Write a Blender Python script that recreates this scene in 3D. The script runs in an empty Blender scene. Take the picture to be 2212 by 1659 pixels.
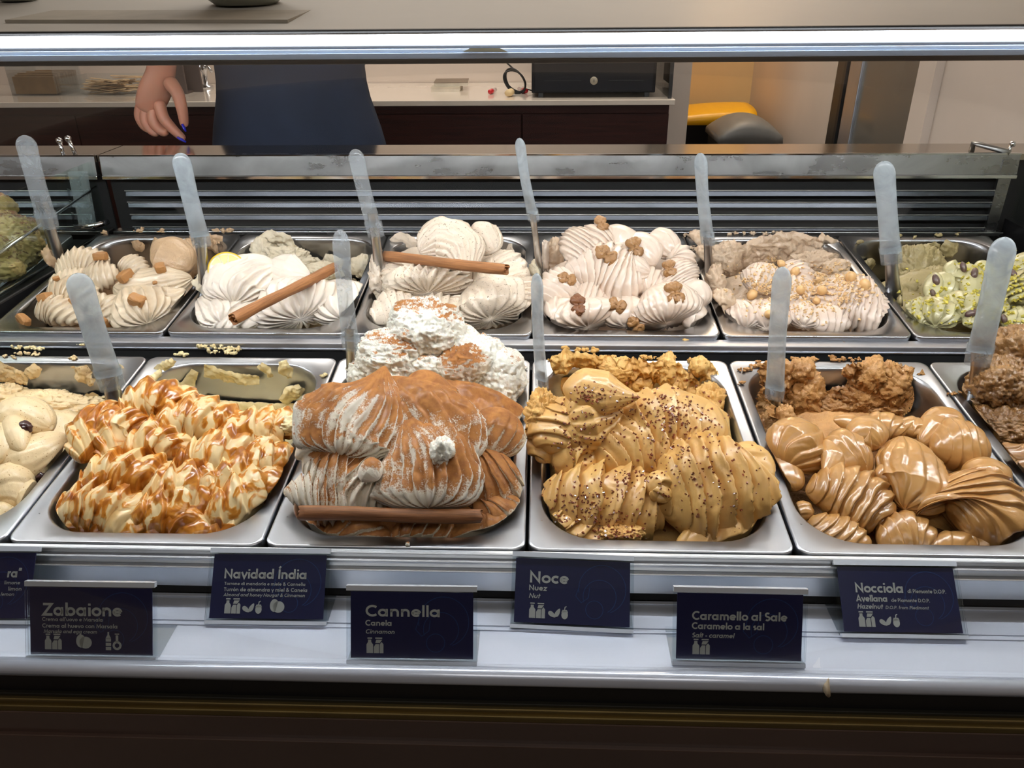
import bpy, math, random
import numpy as np
from mathutils import Vector, Matrix
R = math.radians
SC = bpy.context.scene
COL = SC.collection
rng = random.Random(7)
# ------------------------------------------------------------------ camera, world, exposure
CAM = np.array([0.011, -0.6091, 1.4898]); PITCH, YAW, ROLL, FPX = R(26.836), R(2.226), R(-0.542), 1705.28
_f = np.array([-math.sin(YAW)*math.cos(PITCH), math.cos(YAW)*math.cos(PITCH), -math.sin(PITCH)])
_r = np.array([math.cos(YAW), math.sin(YAW), 0.0]); _u = np.cross(_r, _f)
RT = _r*math.cos(ROLL)+_u*math.sin(ROLL); UP = -_r*math.sin(ROLL)+_u*math.cos(ROLL); FW = _f
cam_d = bpy.data.cameras.new('camera'); cam_d.sensor_width = 36; cam_d.lens = FPX/2212*36; cam_d.clip_start = .02
cam = bpy.data.objects.new('camera', cam_d); COL.objects.link(cam)
cam.matrix_world = Matrix((( RT[0],UP[0],-FW[0],CAM[0]),(RT[1],UP[1],-FW[1],CAM[1]),(RT[2],UP[2],-FW[2],CAM[2]),(0,0,0,1)))
SC.camera = cam
SC.view_settings.view_transform = 'Standard'; SC.view_settings.look = 'None'
SC.view_settings.exposure = 0.0; SC.view_settings.gamma = 1.0; SC.view_settings.use_curve_mapping = False
SC.cycles.use_denoising = True
SC.cycles.caustics_reflective = SC.cycles.caustics_refractive = False
SC.cycles.max_bounces = 10; SC.cycles.transparent_max_bounces = 24
world = bpy.data.worlds.new('world'); SC.world = world; world.use_nodes = True
bg = world.node_tree.nodes['Background']; bg.inputs[0].default_value = (1.0, .93, .86, 1); bg.inputs[1].default_value = .16

def area(name, loc, size, power, col, rot=(0,0,0)):
    l = bpy.data.lights.new(name, 'AREA'); l.shape = 'RECTANGLE'; l.size, l.size_y = size; l.energy = power; l.color = col
    o = bpy.data.objects.new(name, l); COL.objects.link(o); o.location = loc; o.rotation_euler = rot
    return o
area('ceiling_light_staff', (.2, 1.75, 2.75), (2.6, .5), 34, (1, .93, .84))
area('ceiling_light_alcove', (.75, 2.9, 2.7), (.5, .5), 13, (1, .86, .68))
area('ceiling_light_customers', (0, -1.3, 2.75), (2.2, .6), 11, (1, .92, .84))

# ------------------------------------------------------------------ pixel rays onto real planes
def ray(px, py):
    d = FW*FPX+RT*(px-1106)-UP*(py-829.5); return d/np.linalg.norm(d)
def hit(px, py, p0, n):
    d = ray(px, py); n = np.array(n, float); return CAM+d*(np.dot(np.array(p0)-CAM, n)/np.dot(d, n))
def atY(px, py, y): return hit(px, py, (0, y, 0), (0, 1, 0))
def atZ(px, py, z): return hit(px, py, (0, 0, z), (0, 0, 1))
def proj(P):
    d = np.asarray(P)-CAM; z = d@FW; return 1106+FPX*(d@RT)/z, 829.5-FPX*(d@UP)/z, z
TILT = R(6.717); PL = .3548; PW = .26
ROW = {'f': (0.0, 0.0, 1.0), 'b': (0.0019, .3953, 1.0563)}
NY, NZ = math.sin(TILT), math.cos(TILT)
def loc2w(row, x, s, h):
    ox, oy, oz = ROW[row]
    return np.stack(np.broadcast_arrays(ox+x, oy+s*NZ-h*NY, oz+s*NY+h*NZ), -1)
def w2loc(row, P):
    ox, oy, oz = ROW[row]; P = np.asarray(P)
    x = P[..., 0]-ox; y = P[..., 1]-oy; z = P[..., 2]-oz
    return x, y*NZ+z*NY, -y*NY+z*NZ
class Heap:
    """sloping surface of a heap: passes (s0,h0) and rises backwards by slope degrees (all relative to the pan rim)"""
    def __init__(s, row, i, s0=.02, h0=-.02, slope=20):
        s.row, s.i = row, i; a = R(slope)+TILT
        s.p0 = loc2w(row, 0, s0, h0); s.n = np.array([0, -math.sin(a), math.cos(a)])
    def __call__(s, px, py, dh=0.0): return hit(px, py, s.p0+s.n*dh, s.n)

# ------------------------------------------------------------------ noise
def _hash(ix, iy, iz, seed):
    h = (ix*374761393+iy*668265263+iz*2147483647+seed*974711) & 0xffffffff
    h = ((h ^ (h >> 13))*1274126177) & 0xffffffff
    return ((h ^ (h >> 16)) & 0xffff)/32767.5-1
def vnoise(P, scale, seed=0):
    P = np.asarray(P)*scale; I = np.floor(P).astype(np.int64); F = P-I; F = F*F*(3-2*F); o = 0
    for dx in (0, 1):
        for dy in (0, 1):
            for dz in (0, 1):
                w = (F[..., 0] if dx else 1-F[..., 0])*(F[..., 1] if dy else 1-F[..., 1])*(F[..., 2] if dz else 1-F[..., 2])
                o = o+w*_hash(I[..., 0]+dx, I[..., 1]+dy, I[..., 2]+dz, seed)
    return o
def fbm(P, scale, octv=3, seed=0, gain=.5):
    o = 0; a = 1; t = 0
    for k in range(octv):
        o = o+a*vnoise(P, scale*2.03**k, seed+k*17); t += a; a *= gain
    return o/t
def sstep(a, b, x):
    t = np.clip((x-a)/(b-a), 0, 1); return t*t*(3-2*t)

# ------------------------------------------------------------------ mesh helpers
class MB:
    def __init__(s): s.v = []; s.f = []; s.n = 0
    def add(s, v, f):
        v = np.asarray(v, float).reshape(-1, 3); s.v.append(v); s.f += [tuple(int(i)+s.n for i in q) for q in f]; s.n += len(v); return s
    def box(s, a, b, M=None):
        a = np.minimum(a, b), np.maximum(a, b); lo, hi = a
        v = np.array([[(lo, hi)[(k >> j) & 1][j] for j in range(3)] for k in range(8)])
        if M is not None: v = v@np.array(M)[:3, :3].T+np.array(M)[:3, 3]
        return s.add(v, [(0, 2, 3, 1), (4, 5, 7, 6), (0, 1, 5, 4), (2, 6, 7, 3), (0, 4, 6, 2), (1, 3, 7, 5)])
    def grid(s, G, cu=False, cv=False):
        nu, nv = G.shape[:2]; f = []
        for i in range(nu if cu else nu-1):
            i2 = (i+1) % nu
            f += [(i*nv+j, i2*nv+j, i2*nv+(j+1) % nv, i*nv+(j+1) % nv) for j in range(nv if cv else nv-1)]
        return s.add(G, f)
    def tube(s, pts, r, seg=10, caps=True, flat=1, upv=(0, 0, 1)):
        pts = np.asarray(pts, float); n = len(pts); r = np.broadcast_to(r, (n,)); T = np.gradient(pts, axis=0); T /= np.linalg.norm(T, axis=1)[:, None]
        u0 = np.array(upv, float)
        if abs(T[0]@u0) > .9: u0 = np.array([1., 0, 0]) if abs(T[0][0]) < .9 else np.array([0, 1., 0])
        G = []; a = np.linspace(0, 2*math.pi, seg, endpoint=False)
        for p, t, q in zip(pts, T, r):
            S = np.cross(t, u0); S /= max(np.linalg.norm(S), 1e-9); U = np.cross(S, t)
            G.append(p+q*(np.cos(a)[:, None]*S+flat*np.sin(a)[:, None]*U))
        G = np.array(G); b = s.n; s.grid(G, cv=True)
        if caps:
            s.f.append(tuple(b+j for j in range(seg))); s.f.append(tuple(b+(n-1)*seg+seg-1-j for j in range(seg)))
        return s
    def prism(s, prof, x0, x1):
        """profile of (y,z) points extruded along x"""
        n = len(prof); v = [(x, y, z) for x in (x0, x1) for y, z in prof]
        f = [(i, (i+1) % n, n+(i+1) % n, n+i) for i in range(n)]+[tuple(range(n))[::-1], tuple(range(n, 2*n))]
        return s.add(v, f)
    def lathe(s, prof, c=(0, 0, 0), seg=20, M=None):
        a = np.linspace(0, 2*math.pi, seg, endpoint=False); prof = np.array(prof, float)
        G = np.stack([prof[:, 0, None]*np.cos(a), prof[:, 0, None]*np.sin(a), np.repeat(prof[:, 1, None], seg, 1)], -1)
        if M is not None: G = G@np.array(M)[:3, :3].T
        return s.grid(G+np.array(c), cv=True)
    def build(s, name, mat, parent=None, smooth=False, bevel=0, origin=None, sub=0):
        v = np.concatenate(s.v)
        if parent is not None: o0 = np.array(parent_world(parent))
        elif origin is not None: o0 = np.array(origin, float)
        else: o0 = np.array([(v[:, 0].min()+v[:, 0].max())/2, (v[:, 1].min()+v[:, 1].max())/2, v[:, 2].min()])
        me = bpy.data.meshes.new(name)
        me.from_pydata((v-o0).tolist(), [], s.f)
        if smooth: me.polygons.foreach_set('use_smooth', np.ones(len(me.polygons), bool))
        me.materials.append(mat); o = bpy.data.objects.new(name, me); COL.objects.link(o)
        if parent is not None: o.parent = parent
        else: o.location = o0
        if bevel:
            m = o.modifiers.new('bevel', 'BEVEL'); m.width = bevel; m.segments = 2; m.limit_method = 'ANGLE'
        if sub:
            m = o.modifiers.new('sub', 'SUBSURF'); m.levels = m.render_levels = sub
        return o
def parent_world(p):
    o = np.array(p.location[:], float)
    while p.parent: p = p.parent; o = o+np.array(p.location[:])
    return o
def tag(o, label=None, cat=None, group=None, kind=None):
    if label: o['label'] = label
    if cat: o['category'] = cat
    if group: o['group'] = group
    if kind: o['kind'] = kind
    return o
def empty(name, loc, label=None, cat=None, group=None, kind=None):
    o = bpy.data.objects.new(name, None); COL.objects.link(o); o.location = tuple(loc); o.empty_display_size = .02
    return tag(o, label, cat, group, kind)
def dup(o, parent=None, loc=None, M=None, label=None, group=None):
    c = o.copy(); COL.objects.link(c)
    if parent is not None: c.parent = parent
    if loc is not None: c.location = tuple(loc)
    if M is not None: c.matrix_world = M
    if label: c['label'] = label
    if group: c['group'] = group
    for ch in [k for k in o.children]: dup(ch, c)
    return c
def basis(n, spin=0, scale=1, loc=(0, 0, 0), sc3=None):
    n = Vector(n).normalized(); t = Vector((1, 0, 0)).cross(n)
    if t.length < .1: t = Vector((0, 1, 0))
    t.normalize(); b = n.cross(t); c, s = math.cos(spin), math.sin(spin)
    X = t*c+b*s; Y = n.cross(X); sx, sy, sz = sc3 or (scale,)*3
    return Matrix(((X[0]*sx, Y[0]*sy, n[0]*sz, loc[0]), (X[1]*sx, Y[1]*sy, n[1]*sz, loc[1]), (X[2]*sx, Y[2]*sy, n[2]*sz, loc[2]), (0, 0, 0, 1)))

# ------------------------------------------------------------------ materials
def lin(c):
    c = [x/255 for x in c]; return tuple(x/12.92 if x <= .04045 else ((x+.055)/1.055)**2.4 for x in c)+(1,)
class NT:
    def __init__(s, name):
        s.m = bpy.data.materials.new(name); s.m.use_nodes = True; s.t = s.m.node_tree; s.b = s.t.nodes['Principled BSDF']; s.out = s.t.nodes['Material Output']
    def n(s, typ, **k):
        o = s.t.nodes.new(typ)
        for a, b in k.items():
            if a in o.inputs: o.inputs[a].default_value = b
            else: setattr(o, a, b)
        return o
    def l(s, a, b): s.t.links.new(a, b)
    def noise(s, scale, detail=3, rough=.55, dist=0, vec=None):
        o = s.n('ShaderNodeTexNoise'); o.inputs['Scale'].default_value = scale; o.inputs['Detail'].default_value = detail; o.inputs['Roughness'].default_value = rough; o.inputs['Distortion'].default_value = dist
        if vec is None: vec = s.coord()
        s.l(vec, o.inputs['Vector']); return o.outputs['Fac']
    def coord(s):
        if not hasattr(s, '_c'): s._c = s.n('ShaderNodeTexCoord').outputs['Object']
        return s._c
    def ramp(s, fac, stops):
        o = s.n('ShaderNodeValToRGB'); e = o.color_ramp.elements
        while len(e) < len(stops): e.new(.5)
        for k, (p, c) in enumerate(stops): e[k].position = p; e[k].color = c if len(c) == 4 else tuple(c)+(1,)
        s.l(fac, o.inputs[0]); return o.outputs[0]
    def mix(s, fac, a, b, typ='MIX'):
        o = s.n('ShaderNodeMix'); o.data_type = 'RGBA'; o.blend_type = typ
        for sock, v in ((o.inputs[0], fac), (o.inputs[6], a), (o.inputs[7], b)):
            if isinstance(v, (int, float, tuple)): sock.default_value = v
            else: s.l(v, sock)
        return o.outputs[2]
    def math(s, op, a, b=0.0, c=None):
        o = s.n('ShaderNodeMath'); o.operation = op
        for k, v in enumerate((a, b) if c is None else (a, b, c)):
            if isinstance(v, (int, float)): o.inputs[k].default_value = v
            else: s.l(v, o.inputs[k])
        return o.outputs[0]
    def bump(s, h, strength=.3, dist=.001):
        o = s.n('ShaderNodeBump'); o.inputs['Strength'].default_value = strength; o.inputs['Distance'].default_value = dist
        s.l(h, o.inputs['Height']); s.l(o.outputs[0], s.b.inputs['Normal'])
    def set(s, **k):
        for a, v in k.items():
            sock = s.b.inputs[a.replace('_', ' ')]
            if isinstance(v, (int, float, tuple)): sock.default_value = v
            else: s.l(v, sock)
        return s
def simple(name, col, rough=.5, metal=0, noise=.06, nscale=30, **k):
    t = NT(name); c = lin(col); f = t.noise(nscale, 4)
    d = tuple(x*(1-noise*2) for x in c[:3])+(1,); e = tuple(min(1, x*(1+noise)) for x in c[:3])+(1,)
    t.set(Base_Color=t.ramp(f, [(.3, d), (.7, e)]), Roughness=rough, Metallic=metal, **k); return t.m
def steel(name, col=(200, 203, 208), rough=.22, smudge=.12, stretch=(1, 40, 40), bumpy=.05):
    t = NT(name); mp = t.n('ShaderNodeMapping'); t.l(t.coord(), mp.inputs[0]); mp.inputs['Scale'].default_value = stretch
    f = t.noise(6, 4, .6, 0, mp.outputs[0]); g = t.noise(9, 5, .65, 1.2)
    c = lin(col); t.set(Base_Color=t.ramp(g, [(.3, tuple(x*(1-smudge*.8) for x in c[:3])+(1,)), (.7, c)]), Metallic=1.0)
    r = t.math('MULTIPLY_ADD', f, smudge, rough-smudge*.5); r = t.math('MULTIPLY_ADD', g, smudge*.6, r); r = t.math('SUBTRACT', r, smudge*.3)
    t.set(Roughness=r); t.bump(f, bumpy, .0002); return t.m
def thin_glass(name, tint=(1, 1, 1, 1), gl=.9, rough=0.0, ior=1.45):
    m = bpy.data.materials.new(name); m.use_nodes = True; t = m.node_tree; t.nodes.clear()
    o = t.nodes.new('ShaderNodeOutputMaterial'); mx = t.nodes.new('ShaderNodeMixShader'); tr = t.nodes.new('ShaderNodeBsdfTransparent'); g = t.nodes.new('ShaderNodeBsdfGlossy'); fr = t.nodes.new('ShaderNodeFresnel'); mu = t.nodes.new('ShaderNodeMath')
    tr.inputs[0].default_value = tint; g.inputs['Roughness'].default_value = rough; fr.inputs[0].default_value = ior; mu.operation = 'MULTIPLY'; mu.inputs[1].default_value = gl
    t.links.new(fr.outputs[0], mu.inputs[0]); t.links.new(mu.outputs[0], mx.inputs[0]); t.links.new(tr.outputs[0], mx.inputs[1]); t.links.new(g.outputs[0], mx.inputs[2]); t.links.new(mx.outputs[0], o.inputs[0])
    return m
def frosted(name, col=(198, 214, 224), through=.45, rough=.22):
    """cloudy moulded plastic: partly see-through body with a glossy skin"""
    t = NT(name); f = t.noise(34, 4, .65, 1.5); c = lin(col)
    t.set(Base_Color=c, Roughness=rough, Coat_Weight=1.0, Coat_Roughness=.06, Subsurface_Weight=0.0)
    tr = t.n('ShaderNodeBsdfTransparent'); tr.inputs[0].default_value = (.93, .97, 1, 1)
    tl = t.n('ShaderNodeBsdfTranslucent'); tl.inputs[0].default_value = c
    m1 = t.n('ShaderNodeMixShader'); m1.inputs[0].default_value = .35; t.l(t.b.outputs[0], m1.inputs[1]); t.l(tl.outputs[0], m1.inputs[2])
    m2 = t.n('ShaderNodeMixShader'); t.l(t.math('MULTIPLY_ADD', f, .5, through-.25), m2.inputs[0]); t.l(m1.outputs[0], m2.inputs[1]); t.l(tr.outputs[0], m2.inputs[2])
    t.l(m2.outputs[0], t.out.inputs[0]); return t.m
def emit(name, col, strength):
    m = bpy.data.materials.new(name); m.use_nodes = True; t = m.node_tree; t.nodes.clear()
    o = t.nodes.new('ShaderNodeOutputMaterial'); e = t.nodes.new('ShaderNodeEmission'); e.inputs[0].default_value = col; e.inputs[1].default_value = strength; t.links.new(e.outputs[0], o.inputs[0]); return m
def gelato(name, col, rough=.42, speck=None, sa=.0, grain=.12, coat=.25, sss=.25, dark=None, pores=.25):
    t = NT(name); c = lin(col); d = lin(dark) if dark else tuple(x*.86 for x in c[:3])+(1,)
    base = t.ramp(t.noise(22, 3), [(.35, d), (.62, c)])
    if speck:
        base = t.mix(t.ramp(t.noise(420, 2, .5), [(sa, (0, 0, 0)), (sa+.05, (1, 1, 1))]), base, lin(speck))
    t.set(Base_Color=base, Roughness=rough, Subsurface_Weight=sss*.6, Subsurface_Radius=(.5, .42, .32), Subsurface_Scale=.004, Coat_Weight=min(1, coat*1.5), Coat_Roughness=.16)
    h = t.math('ADD', t.noise(170, 4, .6), t.math('MULTIPLY', t.noise(800, 2), pores)); t.bump(h, grain*2.2, .0016); return t
M = {}
M['steel'] = steel('brushed_steel', (205, 208, 216), .4, .12)
M['pan'] = steel('pan_steel', (190, 193, 199), .3, .12, (3, 3, 3), .02)
M['pan_dark'] = steel('worn_steel', (158, 158, 158), .3, .3, (1.5, 6, 6), .04)
M['pan_back'] = steel('pan_steel_dimmed', (160, 161, 164), .22, .12, (3, 3, 3), .02)  # front pans' steel, its colour darkened for the dim reflections of the back row
M['slat'] = steel('slat_steel', (54, 56, 60), .22, .1, (1, 10, 10), .02)
M['chrome'] = steel('polished_chrome', (215, 217, 222), .1, .06, (1, 10, 10), .01)
M['alu'] = simple('white_aluminium', (206, 214, 230), .22, .3, .03, 8, Coat_Weight=.5, Coat_Roughness=.08)
M['louvre'] = steel('louvre_aluminium', (226, 231, 238), .38, .1, (1, 20, 20), .04)
M['black'] = simple('black_gasket', (16, 16, 18), .5, 0, .1, 20)
M['dark_slot'] = simple('dark_slot', (10, 11, 13), .7)
M['counter_front'] = simple('dark_glossy_front', (82, 64, 57), .28, 0, .15, 3, Coat_Weight=.6, Coat_Roughness=.25)
M['olive'] = simple('dark_olive_rail', (34, 33, 27), .45, .2)
M['brass'] = steel('aged_brass', (140, 124, 84), .5, .2, (1, 20, 20), .08)
M['acrylic'] = thin_glass('clear_acrylic', (.95, .97, .98, 1), .5, .03, 1.5)
M['glass'] = thin_glass('clear_glass', (.985, .995, .99, 1), .2)
M['glass_edge'] = simple('green_glass_edge', (120, 150, 140), .2, 0, .05, 10, Coat_Weight=1.0)
M['tube'] = emit('white_lamp_tube', (.93, .97, 1.0, 1), 16)
M['plastic'] = frosted('cloudy_plastic', (196, 206, 214), .46)
M['plastic_clear'] = frosted('clear_plastic', (202, 208, 214), .68)
M['navy'] = simple('navy_card', (10, 18, 76), .5, 0, .05, 6, Coat_Weight=.15, Coat_Roughness=.15)
M['ink'] = simple('pale_ink', (205, 205, 200), .6)
M['emblem'] = simple('faint_blue_ink', (26, 62, 122), .5)
# ------------------------------------------------------------------ the room
def struct(name, mb, mat, label=None, **k):
    o = mb.build(name, mat, **k); o['kind'] = 'structure'; return o
M['wall'] = simple('warm_white_wall', (222, 208, 196), .6, 0, .03, 3)
M['cream'] = simple('cream_wall', (236, 206, 150), .6, 0, .03, 3)
M['floor'] = simple('grey_tile', (120, 112, 104), .35, 0, .1, 4)
M['ceil'] = simple('ceiling_paint', (225, 218, 208), .8, 0, .03, 3)
struct('floor', MB().box((-3, -2.6, -.1), (3, 3.6, 0)), M['floor'])
struct('trim_1', MB().box((-3, 1.0, 0), (3, 3.5, .2)), M['floor'])
struct('ceiling', MB().box((-3, -2.6, 2.9), (3, 3.6, 3.0)), M['ceil'])
YW = 2.27                                     # wall behind the back counter
xe = atY(1462, 180, 1.80)[0]                  # right end of the back counter
xw = atY(1492, 180, YW)[0]
struct('wall_back', MB().box((-3, YW, .2), (xw, YW+.9, 2.9)), M['wall'])
YA = 3.1
xr = atY(1624, 180, YA)[0]
struct('wall_alcove', MB().box((xw-.3, YA, .2), (3, YA+.1, 2.9)), M['cream'])
wr = struct('wall_right', MB().box((xr, -.4, .2), (xr+.12, YA, 2.9)), M['wall'])
def onR(px, py): return hit(px, py, (xr, 0, 0), (1, 0, 0))
# metal door jamb and grey door leaf let into the right wall
y0, y1, y2, y3, y4 = [onR(p, 230)[1] for p in (1803, 1833, 1858, 1985, 2022)]
M['jamb'] = steel('grey_door_metal', (92, 90, 86), .45, .1)
M['leaf'] = simple('dark_grey_door', (98, 96, 90), .35, 0, .06, 3, Coat_Weight=.4)
d = empty('door_1', (xr, (y0+y3)/2, .2), 'grey metal door with steel jamb in the right wall', kind='structure')
MB().box((xr-.012, y1, .2), (xr+.004, y0, 2.5)).build('jamb', M['jamb'], d, bevel=.002)
MB().box((xr-.02, y1+.015, .2), (xr-.012, y1+.035, 2.5)).build('seal', M['black'], d)
MB().box((xr-.016, y2, .2), (xr+.004, y1, 2.5)).build('jamb', M['steel'], d, bevel=.002)
MB().box((xr-.008, y3, .2), (xr+.004, y2, 2.5)).build('door_leaf', M['leaf'], d)
struct('trim_2', MB().box((xr-.02, y4, .2), (xr+.004, y3, 2.9)), M['wall'])
struct('wall_left', MB().box((-3.1, -2.6, 0), (-3, 3.6, 2.9)), M['wall'])
struct('wall_front', MB().box((-3, -2.7, 0), (3, -2.6, 2.9)), simple('dim_wall', (96, 80, 66), .7))

# ------------------------------------------------------------------ back counter and what stands on it
YC = 1.80; zc = atY(1000, 217, YC)[2]
M['white_top'] = simple('white_worktop', (226, 214, 200), .16, 0, .03, 4, Coat_Weight=.6)
t = NT('dark_wood'); mp = t.n('ShaderNodeMapping'); t.l(t.coord(), mp.inputs[0]); mp.inputs['Scale'].default_value = (.8, 6, 14)
t.set(Base_Color=t.ramp(t.noise(9, 5, .6, .4, mp.outputs[0]), [(.3, lin((34, 14, 12))), (.7, lin((62, 30, 24)))]), Roughness=.6, Specular_IOR_Level=.2); M['wood'] = t.m
bc = empty('back_counter', (-.5, 2.0, .2), 'dark wood back counter under a white worktop behind the case', 'counter')
xl = -1.9
ht = zc-atY(1000, 229, YC)[2]
MB().box((xl, YC, zc-ht), (xe, YW-.004, zc)).build('worktop', M['white_top'], bc, bevel=.002)
MB().box((xl, YC+.03, .2), (xe-.012, YW-.004, zc-ht)).build('carcass', M['wood'], bc)
zt = atY(1000, 247, YC+.012)[2]
for a, b in ((atY(-300, 280, YC)[0], atY(163, 280, YC)[0]), (atY(163, 280, YC)[0]+.003, atY(600, 280, YC)[0]), (atY(600, 280, YC)[0]+.003, atY(1126, 280, YC)[0]), (atY(1128.5, 280, YC)[0], xe-.014)):
    f = MB().box((a, YC+.01, zt-.42), (b, YC+.03, zt)).build('drawer_front', M['wood'], bc, bevel=.0015)
    MB().box((a, YC+.01, .24), (b, YC+.03, zt-.425)).build('door', M['wood'], bc, bevel=.0015)
def onC(px, py): return atZ(px, py, zc)
# cash drawer
M['drawer'] = simple('black_blue_metal', (10, 12, 22), .5, 0, .1, 20, Specular_IOR_Level=.25)
a = onC(1148, 213); b = onC(1418, 213); yf = a[1]+.02; dz = atY(1280, 136, yf)[2]
za = zc+.012; zb = zc+.012+.095
cd = empty('cash_drawer', ((a[0]+b[0])/2, yf, zc), 'black cash drawer with round key lock on the white worktop', 'cash drawer')
MB().box((a[0], yf+.006, za), (b[0], yf+.36, zb)).build('body', M['drawer'], cd, bevel=.003)
MB().box((a[0]+.008, yf-.004, za+.006), (b[0]-.008, yf+.006, zb-.012)).build('drawer_front', M['drawer'], cd, bevel=.002)
for x0, x1 in ((.10, .40), (.62, .90)):
    w = b[0]-a[0]; MB().box((a[0]+w*x0, yf-.0055, za+.034), (a[0]+w*x1, yf-.003, za+.036)).build('groove', M['black'], cd)
k = MB(); k.lathe([(0, -.004), (.009, -.004), (.011, 0), (.011, .005), (.009, .006), (0, .0055)], ((a[0]+b[0])/2, yf-.006, za+.035), 24, Matrix.Rotation(R(90), 3, 'X'))
k = k.build('lock', simple('brass_lock', (170, 160, 140), .35), cd, True); MB().box(((a[0]+b[0])/2-.001, yf-.0125, za+.031), ((a[0]+b[0])/2+.001, yf-.0115, za+.039)).build('keyhole', M['black'], k)
for x in (a[0]+.02, b[0]-.03):
    MB().box((x, yf+.01, zc), (x+.014, yf+.024, za)).build('foot', M['black'], cd)
    MB().box((x, yf+.31, zc), (x+.014, yf+.324, za)).build('foot', M['black'], cd)
# cable coil
cp = onC(1112, 200); cp[1] -= .06; pts = []
for i in range(150):
    q = i/150*2*math.pi*3.4; pts.append((cp[0]+.004*i/150+.034*math.sin(q)*(1-.15*(i/150)), cp[1]+.03+.012*math.cos(q*.7), zc+.037+.033*math.cos(q+.4)*(1-.1*math.sin(i*.2))))
pts += [(cp[0]+.03, cp[1]+.06, zc+.012), (cp[0]+.06, cp[1]+.05, zc+.005), (cp[0]+.09, cp[1]+.05, zc+.005)]
pts = [(cp[0]-.028, cp[1]+.04, zc+.2), (cp[0]-.037, cp[1]+.038, zc+.1)]+pts
tag(MB().tube(pts, .0027, 8).build('cable_coil', M['black'], smooth=True), 'coiled black cable standing beside the black cash drawer', 'cable')
# notepads
def pad(px0, px1, py, dz0, h, nm, col, lb, rot=0):
    a = onC(px0, py); b = onC(px1, py); w = b[0]-a[0]
    Mx = Matrix.Translation(((a[0]+b[0])/2, a[1]+.06, zc+dz0))@Matrix.Rotation(rot, 4, 'Z')
    o = empty(nm, Mx.translation, lb, 'notepad')
    MB().box((-w/2, -.06, 0), (w/2, .06, h-.0012), Mx).build('pages', simple('paper', (228, 220, 205), .8), o)
    MB().box((-w/2-.001, -.061, h-.0012), (w/2+.001, .061, h), Mx).build('cover', simple(nm+'_cover', col, .6), o)
pad(932, 992, 199, 0, .014, 'notepad', (190, 180, 160), 'lower pale notepad lying on the white worktop', 0)
pad(936, 1008, 197, .0145, .011, 'notepad', (120, 104, 88), 'upper grey-brown notepad stacked on the pale one', .06)
# markers and cork
M['red'] = simple('red_plastic', (196, 22, 34), .3, 0, .03, 10, Coat_Weight=.5)
M['clearwhite'] = frosted('milky_plastic', (225, 205, 200), .3)
def marker(px, py, dx, lb):
    p = onC(px, py); q = np.array([dx, .055, 0.0]); r = .0075; c = p+(0, 0, r)
    o = empty('marker_pen', p, lb, 'pen', 'red-capped pens on the white worktop')
    MB().tube([c, c+q*.3, c+q*.42], [r*.85, r, r], 16).build('cap', M['red'], o, True)
    MB().tube([c+q*.42, c+q], [r*.92, r*.8], 16).build('barrel', M['clearwhite'], o, True)
marker(1058, 204, .014, 'red-capped marker lying next to the notepads'); marker(1137, 202, -.024, 'red-capped marker touching the cash drawer')
p = onC(1095, 210); tag(MB().tube([p+(0, 0, .011), p+(.006, .01, .011), p+(.012, .036, .011), p+(.014, .04, .011)], [.008, .011, .010, .008], 14).build('cork', simple('pale_cork', (222, 196, 150), .8), smooth=True), 'pale cork stopper lying between the two red markers', 'cork')
# glass screen standing at the end of the worktop
g0 = onC(1428, 190); g = empty('glass_screen', (xe-.012, 2.03, zc), 'upright glass screen at the right end of the white worktop', 'screen')
MB().box((xe-.016, YC+.03, zc), (xe-.010, YW, zc+.5)).build('glass_pane', thin_glass('screen_glass', (.72, .8, .76, 1), 1), g)
MB().box((xe-.018, YC+.022, zc), (xe-.008, YC+.03, zc+.5)).build('edge', M['black'], g)
# acrylic boxes on the left
def clearbox(x0, x1, ya, yb, z0, z1, name, lb, cat):
    o = empty(name, ((x0+x1)/2, (ya+yb)/2, z0), lb, cat); t_ = .003
    for nm, A, B in (('front_panel', (x0, ya, z0), (x1, ya+t_, z1)), ('back_panel', (x0, yb-t_, z0), (x1, yb, z1)), ('side_panel', (x0, ya+t_, z0), (x0+t_, yb-t_, z1)), ('side_panel', (x1-t_, ya+t_, z0), (x1, yb-t_, z1)), ('bottom', (x0+t_, ya+t_, z0), (x1-t_, yb-t_, z0+t_))):
        MB().box(A, B).build(nm, M['acrylic'], o)
    return o
a = onC(30, 207); b = onC(124, 207)
clearbox(a[0]-.005, b[0], a[1], a[1]+.16, zc, zc+.16, 'acrylic_bin', 'tall clear acrylic bin full of brown sleeves, left end of worktop', 'container')
M['kraft'] = simple('brown_card', (150, 116, 78), .7, 0, .12, 40)
s = empty('sleeve_stack', ((a[0]+b[0])/2, a[1]+.08, zc+.004), 'brown card sleeves packed inside the tall acrylic bin', 'sleeves')
for k in range(9):
    MB().box((a[0]+.004, a[1]+.008+k*.016, zc+.004), (b[0]-.008, a[1]+.02+k*.016, zc+.055+.004*(k % 3))).build('sleeve', M['kraft'], s, bevel=.001)
a = onC(134, 207); b = onC(330, 207)
clearbox(a[0], b[0], a[1], a[1]+.17, zc, zc+.05, 'acrylic_tray', 'low clear acrylic tray holding loose wooden spoons', 'tray')
M['stick'] = simple('pale_wood', (214, 182, 140), .7, 0, .12, 60)
me = None
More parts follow.
